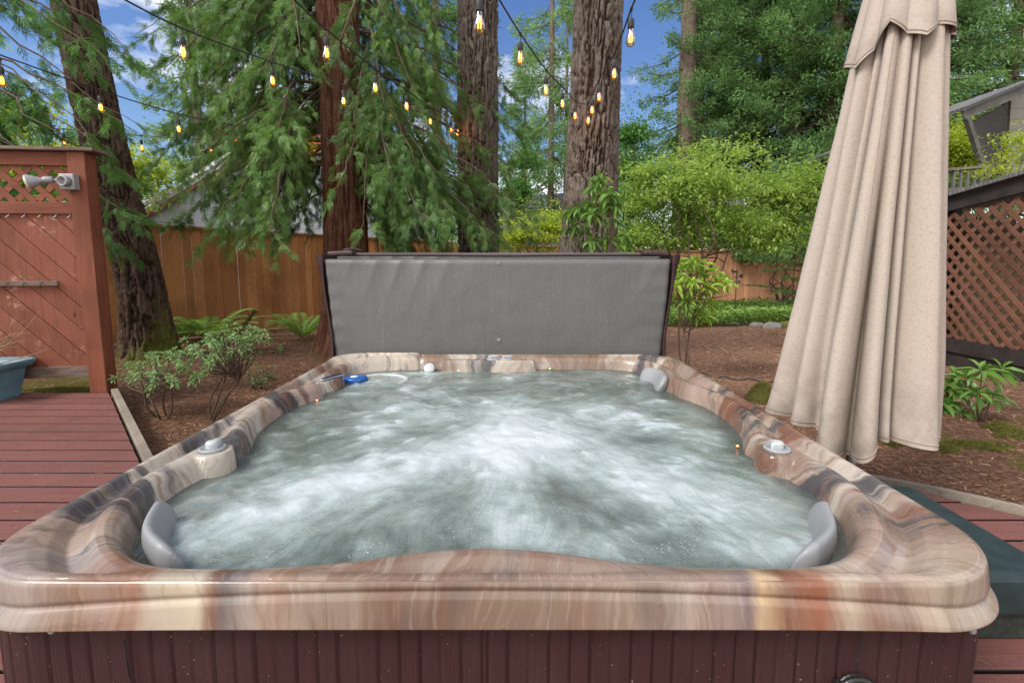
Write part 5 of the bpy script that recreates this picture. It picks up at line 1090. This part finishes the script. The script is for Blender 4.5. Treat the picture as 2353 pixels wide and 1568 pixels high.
g = G(); P = [PT(x, y, z=-.13) for x, y in ((1566, 838), (1600, 852), (1640, 866), (1690, 873), (1740, 876), (1800, 884))]; P = catmull(P, 8); P[:, 2] = gz(P[:, 0], P[:, 1])+.012+.01*np.sin(np.arange(len(P))*.7); g.tube(P, .007, 6); tag(g.build('cable', M['cord'], None, True), 'thin black cable lying across the mulch behind the umbrella', 'cable')
g = G(); a = PT(1648, 800, z=-.15); b = PT(1672, 815, z=-.15); g.tube(catmull([a, (a+b)/2+[0, 0, .02], b], 4)+[0, 0, .02], .008, 6); tag(g.build('stick', M['dead_twig'], None, True), 'short stick lying on the mulch path', 'stick')

# ---------------------------------------------------------------- string lights
_sock = None
def strand(pts, bulbs, label, power=0, lit=True):
    """pts: cord control points (world); bulbs: points where sockets hang"""
    t = empty('string_lights', pts[0], label, 'string lights', None); g = G(); g.tube(catmull(pts, 8), .0055, 6); g.build('cord', M['cord'], t, True)
    for k, p in enumerate(bulbs):
        p = np.array(p, float); s = G(); s.tube([p, p+[.003, 0, -.025], p+[0, 0, -.05]], .003, 6)
        s.lathe(p+[0, 0, .0], [(0, .010), (.008, .008), (.010, -.004), (.006, -.012), (0, -.012)], 10)
        q = p+np.array([0, 0, -.05]); s.lathe(q, [(0, 0), (.008, -.001), (.017, -.008), (.0185, -.02), (.0185, -.052), (.0165, -.056), (.0, -.056)], 16); so = s.build('socket', M['cord'], t, True)
        q = q+np.array([0, 0, -.054]); b = G(); b.lathe(q, [(.013, .002), (.0135, -.012), (.020, -.035), (.0270, -.056), (.0290, -.068), (.0265, -.084), (.017, -.097), (.006, -.102), (0, -.1025)], 18); b.build('bulb', M['glass'], so, True)
        f = G()
        for a in (0, 1.57, 3.14, 4.71):
            f.tube([q+[.004*math.cos(a), .004*math.sin(a), -.020], q+[.010*math.cos(a+.5), .010*math.sin(a+.5), -.045], q+[.008*math.cos(a+1.), .008*math.sin(a+1.), -.074]], .0030, 5)
        f.build('filament', M['filament'], so, True)
def att(x, y, Y, up=.0): return PT(x, y, Y=Y)
SB = .11  # attach point lies this far above the bulb centre
def bl(lst): return [PT(x, y, Y=Y)+np.array([0, 0, SB]) for x, y, Y in lst]
A = bl([(231, 236, 4.6), (410, 287, 5.2), (540, 312, 5.6), (636, 327, 6.0), (722, 343, 6.3)])
strand([PT(-60, 105, Y=3.6)]+A+[PT(790, 345, Y=6.4)+[0, 0, .1]], [PT(3, 172, Y=3.8)+[0, 0, SB]]+A, 'light string with small glowing bulbs running from the left edge through the cedar boughs')
Bb = bl([(420, 105, 3.4), (626, 174, 4.3), (789, 222, 4.9), (895, 259, 5.6), (988, 268, 6.0)])
strand([PT(250, -20, Y=2.9)]+Bb+[PT(1058, 292, Y=6.5)], Bb[:4], 'light string slanting down from the top left corner to the grey fir trunk')
C_ = bl([(750, 107, 3.4), (862, 190, 4.2), (934, 234, 4.9), (988, 270, 5.6), (1036, 291, 6.2)])
strand([PT(655, -20, Y=2.8)]+C_+[PT(1060, 285, Y=6.5)], C_+[PT(1050, 298, Y=6.35)+[0, 0, SB]], 'light string passing in front of the cedar trunk down to the grey fir trunk')
D_ = bl([(1195, 118, 3.4), (1254, 194, 4.1), (1292, 228, 4.8), (1321, 257, 5.3)])
strand([PT(1135, -20, Y=2.8)]+D_+[PT(1345, 240, Y=5.6)], D_, 'light string crossing the blue sky gap to the broad fir trunk')
E_ = bl([(1449, 68, 2.9), (1411, 157, 3.9), (1376, 212, 4.6), (1360, 243, 5.0), (1351, 268, 5.4)])
strand([PT(1468, -20, Y=2.5)]+E_[:4]+[PT(1348, 245, Y=5.6)], E_, 'light string coming down from the top right of the broad fir trunk')
Fb = bl([(147, 318, 6.2), (325, 332, 6.5), (485, 341, 6.8), (605, 344, 7.0), (710, 342, 7.2)])
strand([PT(60, 300, Y=6.0)]+Fb+[PT(760, 330, Y=7.3)], Fb, 'farthest light string with tiny bulbs low behind the cedar fronds')
g0 = PT(1101, -60, Y=2.35); strand([g0+[-.25, 0, .25], g0+[0, 0, .02], g0+[.25, 0, .3]], [PT(1101, 30, Y=2.4)+[0, 0, SB]], 'single large bulb hanging nearest the camera above the grey fir trunk')
def plight(p, e, col=(1., .42, .14)):
    l = bpy.data.lights.new('bulb_glow', 'POINT'); l.energy = e; l.color = col; l.shadow_soft_size = .03; o = bpy.data.objects.new('bulb_glow', l); o.location = p; COL.objects.link(o)
for (x, y, Y, e) in ((1052, 300, 6.42, .8), (1036, 294, 6.2, .4), (1351, 270, 5.45, .3), (1360, 246, 5.1, .2), (1321, 259, 5.35, .15), (722, 345, 6.0, 1.2), (895, 262, 5.5, .5), (410, 290, 5.0, .9), (789, 226, 4.8, .4)): plight(PT(x, y, Y=Y)+np.array([0, 0, -.0]), e)
# spare hook clip hanging from string
g = G(); p = PT(697, 45, Y=3.3); g.tube([p+[0, 0, .16], p+[.002, 0, .03]], .0018, 5); th = np.linspace(0, 6.28, 9); g.tube([p+[.016*math.cos(a), 0, .016*math.sin(a)] for a in th], .005, 6); tag(g.build('cable_hook', M['cord'], None, True), 'small black wire hook hanging in front of the cedar boughs', 'hook')

# ---------------------------------------------------------------- bird feeder, chimes, iron arch, weather vane
p = PT(955, 478, Y=7.0); t = empty('bird_feeder', p, 'dark lantern shaped bird feeder hanging under the cedar boughs', 'bird feeder')
g = G(); g.lathe(p, [(0, .17), (.012, .165), (.02, .14), (.05, .115), (.135, .075), (.14, .065), (.10, .07), (0, .075)], 8); g.build('roof', M['rust_iron'], t)
g = G(); g.lathe(p, [(0, -.165), (.11, -.165), (.115, -.15), (.09, -.14), (0, -.14)], 8); g.build('tray', M['rust_iron'], t)
g = G(); 
for a in np.arange(8)*math.pi/4: g.tube([p+[.085*math.cos(a), .085*math.sin(a), -.14], p+[.09*math.cos(a), .09*math.sin(a), .07]], .005, 5)
g.build('cage_bars', M['rust_iron'], t); g = G(); g.lathe(p, [(.06, -.14), (.06, .06)], 12); g.build('seed_tube', M['rust_iron'], t); g = G(); g.tube([p+[0, 0, .165], p+[0, 0, .32]], .003, 5); g.build('hanger', M['rust_iron'], t)
p = PT(888, 478, Y=6.9); t = empty('wind_chimes', p, 'silver wind chimes hanging left of the bird feeder', 'wind chimes')
g = G(); g.lathe(p+[0, 0, .06], [(0, .01), (.05, .01), (.05, 0), (0, 0)], 16); g.tube([p+[0, 0, .07], p+[0, 0, .3]], .002, 4); g.build('disc', M['screen_rail'], t)
for k, a in enumerate(np.arange(5)*2*math.pi/5):
    g = G(); q = p+[.038*math.cos(a), .038*math.sin(a), .03]; g.tube([q, q-[0, 0, .36+.05*k]], .008, 8); g.build('chime_tube', M['chrome'], t, True)
g = G(); g.box(p+[.02, 0, -.46], (.05, .006, .06)); g.build('wind_catcher', M['screen_rail'], t)
for (x0, x1, yt, lb) in ((868, 1000, 440, 'dark green iron garden arch around the bird feeder'), (905, 1038, 438, 'second dark green iron arch, right part beside the grey trunk')):
    a = PT(x0, 560, Y=7.2); b = PT(x1, 560, Y=7.2); zt = PT(x0, yt, Y=7.2)[2]; w = (b[0]-a[0])/2; c = (a+b)/2; th = np.linspace(math.pi, 0, 16); zc = zt-w
    P = [[a[0], a[1], float(gz(a[0], a[1]))-.05]]+[[c[0]+w*math.cos(q), a[1], zc+w*math.sin(q)] for q in th]+[[b[0], b[1], float(gz(b[0], b[1]))-.05]]; g = G(); g.tube(P, .009, 6); tag(g.build('garden_arch', M['green_iron'], None, True), lb, 'garden arch')
def vane():
    Y = 10.6; p = PT(1690, 690, Y=Y); t = empty('weather_vane', (p[0], Y, float(gz(p[0], Y))), 'black iron weather vane with a small deer in front of the pale fence', 'weather vane')
    s = Y/F_; o = PT(1692, 635, Y=Y); X = lambda x: (x-1692)*s+o[0]; Zz = lambda y: o[2]-(y-635)*s
    g = G(); g.tube([(X(1692), Y, float(gz(p[0], Y))-.05), (X(1692), Y, Zz(618))], .008, 6); g.build('pole', M['rust_iron'], t)
    def flat(poly, name, th=.006):
        V = [[X(a), Y-th/2, Zz(b)] for a, b in poly]+[[X(a), Y+th/2, Zz(b)] for a, b in poly]; n = len(poly); g = G()
        import mathutils.geometry as mg
        tr = mg.tessellate_polygon([[Vector((a, b, 0)) for a, b in poly]]); 
        g.add(V, [list(q) for q in tr]); g.add(V, [[q[0]+n, q[2]+n, q[1]+n] for q in tr]); g.add(V, [[i, (i+1) % n, n+(i+1) % n, n+i] for i in range(n)]); return g.build(name, M['rust_iron'], t)
    zx, zy = 1700, 650; K = 600/1882/1.2075
    def Q(lst): return [((zx+a*600/1882)/1.2075, (zy+b*600/1882)/1.2075) for a, b in lst]
    flat(Q([(1026, 296), (1032, 310), (1040, 300), (1038, 290), (1044, 304), (1042, 312), (1052, 318), (1075, 314), (1084, 322), (1082, 335), (1083, 352), (1078, 352), (1076, 338), (1070, 334), (1050, 334), (1046, 337), (1045, 350), (1040, 350), (1040, 334), (1034, 326), (1026, 320), (1030, 312)]), 'deer')
    flat(Q([(1098, 352), (1115, 346), (1134, 350), (1128, 364), (1132, 378), (1115, 380), (1104, 372)]), 'tail_leaf')
    flat(Q([(995, 376), (1110, 360), (1111, 366), (995, 382)]), 'arrow')
    flat(Q([(990, 372), (1012, 366), (1012, 386), (990, 384)]), 'arrow_head')
    flat(Q([(1092, 400), (1115, 400), (1115, 406), (1100, 406), (1100, 411), (1112, 411), (1112, 416), (1100, 416), (1100, 420), (1115, 420), (1115, 426), (1092, 426)]), 'letter_east')
    flat(Q([(1010, 411), (1092, 409), (1092, 414), (1010, 416)]), 'cross_arm')
    for k in (1030, 1068): 
        c = Q([(k+8, 378)])[0]; g = G(); g.lathe((X(c[0]), Y-.01, Zz(c[1])), [(0, .006), (.018, .003), (.018, 0), (0, 0)], 12, M=rot('x', math.pi/2)); g.build('ball', M['rust_iron'], t, True)
vane()

# ---------------------------------------------------------------- buildings
def poly_obj(name, pts, mat, parent, th=.06):
    P = np.array(pts, float); n = len(P); nn = unit(np.cross(P[1]-P[0], P[2]-P[0])); V = np.concatenate([P, P+nn*th]); g = G(); g.add(V, [list(range(n))[::-1]]); g.add(V, [list(range(n, 2*n))]); g.add(V, [[i, (i+1) % n, n+(i+1) % n, n+i] for i in range(n)]); return g.build(name, mat, parent)
# left house
Y = 14.5; a = PT(300, 512, Y=Y); t = empty('house', (a[0], Y, -.4), 'pale grey house with a dark red roof edge behind the left fence', 'house')
P = [(a[0], Y, -.4), (PT(1000, 500, Y=Y)[0], Y, -.4), (PT(1000, 400, Y=Y)[0], Y, PT(1000, 420, Y=Y)[2]), (PT(770, 235, Y=Y)[0], Y, PT(770, 235, Y=Y)[2]), (a[0], Y, a[2])]
poly_obj('wall', P, M['siding_blue'], t, .15)
g = G(); e0 = PT(285, 522, Y=Y-.35); e1 = PT(775, 229, Y=Y-.35); g.bar(e0, e1, .06, .15); g.build('fascia', M['red_trim'], t)
poly_obj('roof', [e0+[0, -.05, .13], e1+[0, -.05, .13], e1+[0, 7, .13], e0+[0, 7, .13]], M['pale_roof'], t, -.10)
g = G(); q0 = e0+np.array([-.1, -.06, .19]); q1 = e1+np.array([0, -.06, .19]); g.bar(q0, q1, .05, .10); g.build('roof_edge', M['white_paint'], t)
for (x, y) in ((520, 470), (650, 470)):
    c = PT(x, y, Y=Y-.03); g = G(); g.box(c, (1.0, .05, .9)); f = g.build('window', M['white_paint'], t, bevel=.01); g = G(); g.box(c+[0, -.02, 0], (.86, .03, .76)); g.build('pane', M['black'], f)
# middle house
t = empty('house', PT(1240, 560, Y=20), 'house with a weathered grey shingle roof between the two near fir trunks', 'house')
r0, r1, r2, r3 = PT(1120, 535, Y=19.5), PT(1420, 527, Y=19.5), PT(1420, 440, Y=23), PT(1185, 457, Y=23)
poly_obj('roof', [r0, r1, r2, r3], M['shingle'], t, .12)
poly_obj('wall', [r0+[.3, .3, -2.2], r1+[0, .3, -2.2], r1+[0, .3, -.05], r0+[.3, .3, -.05]], M['siding_blue'], t, .1)
u = unit(r1-r0); v = unit(r3+[(r0-r3)[0], 0, 0]-r0); v = unit(np.array([0, r3[1]-r0[1], r3[2]-r0[2]])); c = PT(1259, 476, Y=21.9)
nrm = np.cross(u, v); g = G(); g.bar(c-v*.75+nrm*.12, c+v*.75+nrm*.12, .62, .16, up=nrm); s = g.build('skylight', M['black'], t); g = G(); g.bar(c-v*.68+nrm*.22, c+v*.68+nrm*.22, .50, .02, up=nrm); g.build('pane', M['chrome'], s)
# white house glimpsed
Y = 27; t = empty('house', PT(1650, 520, Y=Y), 'white house glimpsed between trunks behind the vine maple', 'house')
c = PT(1640, 490, Y=Y); g = G(); g.box(c+[0, .5, -.3], (3.2, 1, 3.2)); g.build('wall', M['white_paint'], t)
poly_obj('roof', [c+[-1.9, -.2, 1.25], c+[1.9, -.2, 1.25], c+[1.9, 1.3, 2.2], c+[-1.9, 1.3, 2.2]], M['shingle'], t, .1)
for dx in (-.7, .5): g = G(); g.box(c+[dx, -.02, .1], (.6, .06, .9)); f = g.build('window', M['trim_grey'], t); g = G(); g.box(c+[dx, -.05, .1], (.5, .04, .8)); g.build('pane', M['black'], f)
# right house
Yf, Yw = 10.0, 10.8; t = empty('house', (11., 10.8, -.4), 'grey green house corner with a deep slatted overhang at the right edge', 'house')
A = PT(2218, 268, Y=Yf); B = PT(2420, 180, Y=Yf)
g = G(); g.bar(A+[-.05, 0, .02], B, .05, .16); g.build('rake_board', M['trim_grey'], t)
poly_obj('roof', [A+[-.1, -.1, .10], B+[0, -.1, .10], B+[0, 5, .10], A+[-.1, 5, .10]], M['shingle'], t, .06)
W0, W1 = PT(2300, 225, Y=Yw), PT(2288, 402, Y=Yw)
S0 = PT(2222, 285, Y=Yf+.02); S1 = PT(2262, 402, Y=Yf+.3)
poly_obj('soffit', [S0, S1, PT(2296, 402, Y=Yw-.05), PT(2306, 240, Y=Yw-.05)], M['soffit'], t, .04)
g = G(); g.bar(PT(2221, 272, Y=Yf), PT(2264, 405, Y=Yf+.28), .08, .10, up=(0, 1, 0)); g.build('edge_trim', M['trim_grey'], t)
poly_obj('wall', [PT(2296, 440, Y=Yw), PT(2500, 440, Y=Yw), PT(2500, 170, Y=Yw), PT(2310, 228, Y=Yw)], M['siding_green'], t, .12)
g = G(); g.bar(PT(2296, 440, Y=Yw-.04), PT(2312, 232, Y=Yw-.04), .12, .06, up=(0, 1, 0)); g.build('corner_board', M['trim_grey'], t)
t = empty('balcony_railing', PT(2200, 440, Y=9.6), 'grey wooden balcony railing with slim balusters above the lattice shed', 'railing'); Y = 9.6
g = G(); g.bar(PT(2120, 394, Y=Y), PT(2275, 382, Y=Y), .10, .05); g.build('top_rail', M['trim_grey'], t); g = G(); g.bar(PT(2120, 440, Y=Y), PT(2275, 432, Y=Y), .05, .08); g.build('bottom_rail', M['trim_grey'], t)
for x in np.arange(2126, 2272, 16): g = G(); g.bar(PT(x+2, 392-(x-2120)*.075, Y=Y), PT(x-1, 440-(x-2120)*.05, Y=Y), .04, .04, up=(0, 1, 0)); g.build('baluster', M['trim_grey'], t)
# lattice shed
def shed():
    X0 = 5.07; y0, y1 = 3.6, 6.9; t = empty('lattice_shed', (X0, 5.2, -.15), 'dark timber shed with a brown lattice side and mossy lean-to roof', 'shed')
    zt = lambda y: 1.86-.13*(y-4.68)-.06; zb = .14
    g = G()
    for sgn, off in ((1, -.0165), (-1, -.008)):
        for k in range(-30, 60):
            c = y0+k*.15; ya, yb = c, c+sgn*2.0; za, zz = zb, zb+2.0
            # clip to y range and roof line
            pts = []; N = 60
            q = np.linspace(0, 1, N); yy = ya+(yb-ya)*q; zc = za+(zz-za)*q; ok = (yy > y0) & (yy < y1) & (zc < zt(yy)-.10)
            if ok.sum() < 2: continue
            i = np.where(ok)[0]; g.bar((X0+off, yy[i[0]], zc[i[0]]), (X0+off, yy[i[-1]], zc[i[-1]]), .046, .009, up=(1, 0, 0), t=rng.random())
    g.build('lattice', M['lattice'], t)
    g = G(); g.bar((X0, y0, .07), (X0, y1, .07), .07, .15); g.build('sill', M['dark_wood'], t); g = G(); g.bar((X0+.02, y0, -.12), (X0+.02, y1, -.12), .05, .24); g.build('skirting', M['dark_wood'], t)
    g = G(); g.bar((X0-.03, y0-.1, zt(y0-.1)), (X0-.03, y1+.1, zt(y1+.1)), .05, .15); g.build('fascia', M['dark_wood'], t)
    poly_obj('roof', [(X0-.12, y0-.15, zt(y0-.15)+.085), (X0-.12, y1+.15, zt(y1+.15)+.085), (X0+2.2, y1+.15, zt(y1+.15)+.35), (X0+2.2, y0-.15, zt(y0-.15)+.35)][::-1], M['shingle'], t, .035)
    for y in (y0, 4.72, 5.75, y1): g = G(); g.box((X0+.10, y, .85), (.09, .09, 1.9)); g.build('post', M['dark_wood'], t)
    poly_obj('inner_wall', [(X0+.38, y0, -.1), (X0+.38, y1+.02, -.1), (X0+.38, y1+.02, 1.35), (X0+.38, y0, 1.5)], M['tan_panel'], t, .04)
    poly_obj('end_wall', [(X0, y1+.02, -.1), (X0+2, y1+.02, -.1), (X0+2, y1+.02, 1.6), (X0, y1+.02, 1.5)], M['dark_wood'], t, .04)
    poly_obj('near_wall', [(X0, y0-.05, -.1), (X0+2, y0-.05, -.1), (X0+2, y0-.05, 1.95), (X0, y0-.05, 1.9)], M['dark_wood'], t, .04)
    r = np.random.default_rng(3); n = 2500; g = G(); y = r.uniform(y0, y1, n); x = X0-.12+np.abs(r.normal(0, .05, n)); O = np.stack([x, y, zt(y)+.095+(x-X0+.12)*.11], -1); D, S, U = frame(unit(r.normal(0, .7, (n, 3))+[0, 0, 1.]), np.array([1., 0, 0])); g.inst(DIA, DF, O, D*.018, S*.01, U*0, r.random(n)*.6); g.build('roof_moss', M['moss'], t)
shed()

# ---------------------------------------------------------------- light, sky, camera
w = bpy.data.worlds.new('World'); scene.world = w; w.use_nodes = True; nt = w.node_tree; bg = nt.nodes['Background']
SUN_EL, SUN_AZ = R_(46), R_(236)   # azimuth clockwise from +Y: behind the camera, to the left
sky = nt.nodes.new('ShaderNodeTexSky'); sky.sky_type = 'NISHITA'; sky.sun_disc = False; sky.sun_elevation = SUN_EL; sky.sun_rotation = SUN_AZ; sky.air_density = 1.3; sky.dust_density = .3; sky.ozone_density = 4
tc = nt.nodes.new('ShaderNodeTexCoord'); mp = nt.nodes.new('ShaderNodeMapping'); mp.inputs['Scale'].default_value = (1, 1, 1.8); mp.inputs['Location'].default_value = (.35, .2, .1)
nz = nt.nodes.new('ShaderNodeTexNoise'); nz.inputs['Scale'].default_value = 3.2; nz.inputs['Detail'].default_value = 7; nz.inputs['Roughness'].default_value = .55; nz.inputs['Distortion'].default_value = .4
cr = nt.nodes.new('ShaderNodeValToRGB'); cr.color_ramp.elements[0].position = .50; cr.color_ramp.elements[1].position = .68; cr.color_ramp.elements[0].color = (0, 0, 0, 1); cr.color_ramp.elements[1].color = (.9, .9, .9, 1)
mx = nt.nodes.new('ShaderNodeMix'); mx.data_type = 'RGBA'; mx.inputs[7].default_value = (13.5, 13, 12.6, 1)
nt.links.new(tc.outputs['Generated'], mp.inputs[0]); nt.links.new(mp.outputs[0], nz.inputs[0])
sp = nt.nodes.new('ShaderNodeSeparateXYZ'); nt.links.new(tc.outputs['Generated'], sp.inputs[0])
ma = nt.nodes.new('ShaderNodeMapRange'); ma.inputs[1].default_value = .15; ma.inputs[2].default_value = -.5; ma.inputs[3].default_value = 0; ma.inputs[4].default_value = .20; nt.links.new(sp.outputs[1], ma.inputs[0])  # extra cloud added behind the camera, out of view, for neutral ambient light
ad = nt.nodes.new('ShaderNodeMath'); nt.links.new(nz.outputs['Fac'], ad.inputs[0]); nt.links.new(ma.outputs[0], ad.inputs[1]); nt.links.new(ad.outputs[0], cr.inputs[0]); nt.links.new(cr.outputs[0], mx.inputs[0]); hs = nt.nodes.new('ShaderNodeHueSaturation'); hs.inputs['Saturation'].default_value = 1.18; hs.inputs['Hue'].default_value = .515; nt.links.new(sky.outputs[0], hs.inputs['Color']); nt.links.new(hs.outputs[0], mx.inputs[6]); nt.links.new(mx.outputs[2], bg.inputs[0])
bg.inputs[1].default_value = .075
l = bpy.data.lights.new('sun', 'SUN'); l.energy = 1.8; l.angle = R_(22); l.color = (1, .95, .88); o = bpy.data.objects.new('sun', l); COL.objects.link(o)
dv = Vector((math.sin(SUN_AZ)*math.cos(SUN_EL), math.cos(SUN_AZ)*math.cos(SUN_EL), math.sin(SUN_EL))); o.rotation_euler = dv.to_track_quat('Z', 'Y').to_euler(); o.location = (0, -3, 8)
cam = bpy.data.cameras.new('camera'); cam.lens = 17.005; cam.sensor_width = 36; cam.shift_y = -60.4/2352; cam.clip_start = .02; cam.clip_end = 800
c = bpy.data.objects.new('camera', cam); COL.objects.link(c); c.location = (0, 0, CH); c.rotation_euler = (math.pi/2-TH, 0, 0); scene.camera = c
scene.view_settings.view_transform = 'Standard'; scene.view_settings.look = 'None'; scene.view_settings.exposure = .95; scene.view_settings.gamma = 1
scene.cycles.max_bounces = 6; scene.cycles.transparent_max_bounces = 12; scene.cycles.use_denoising = True
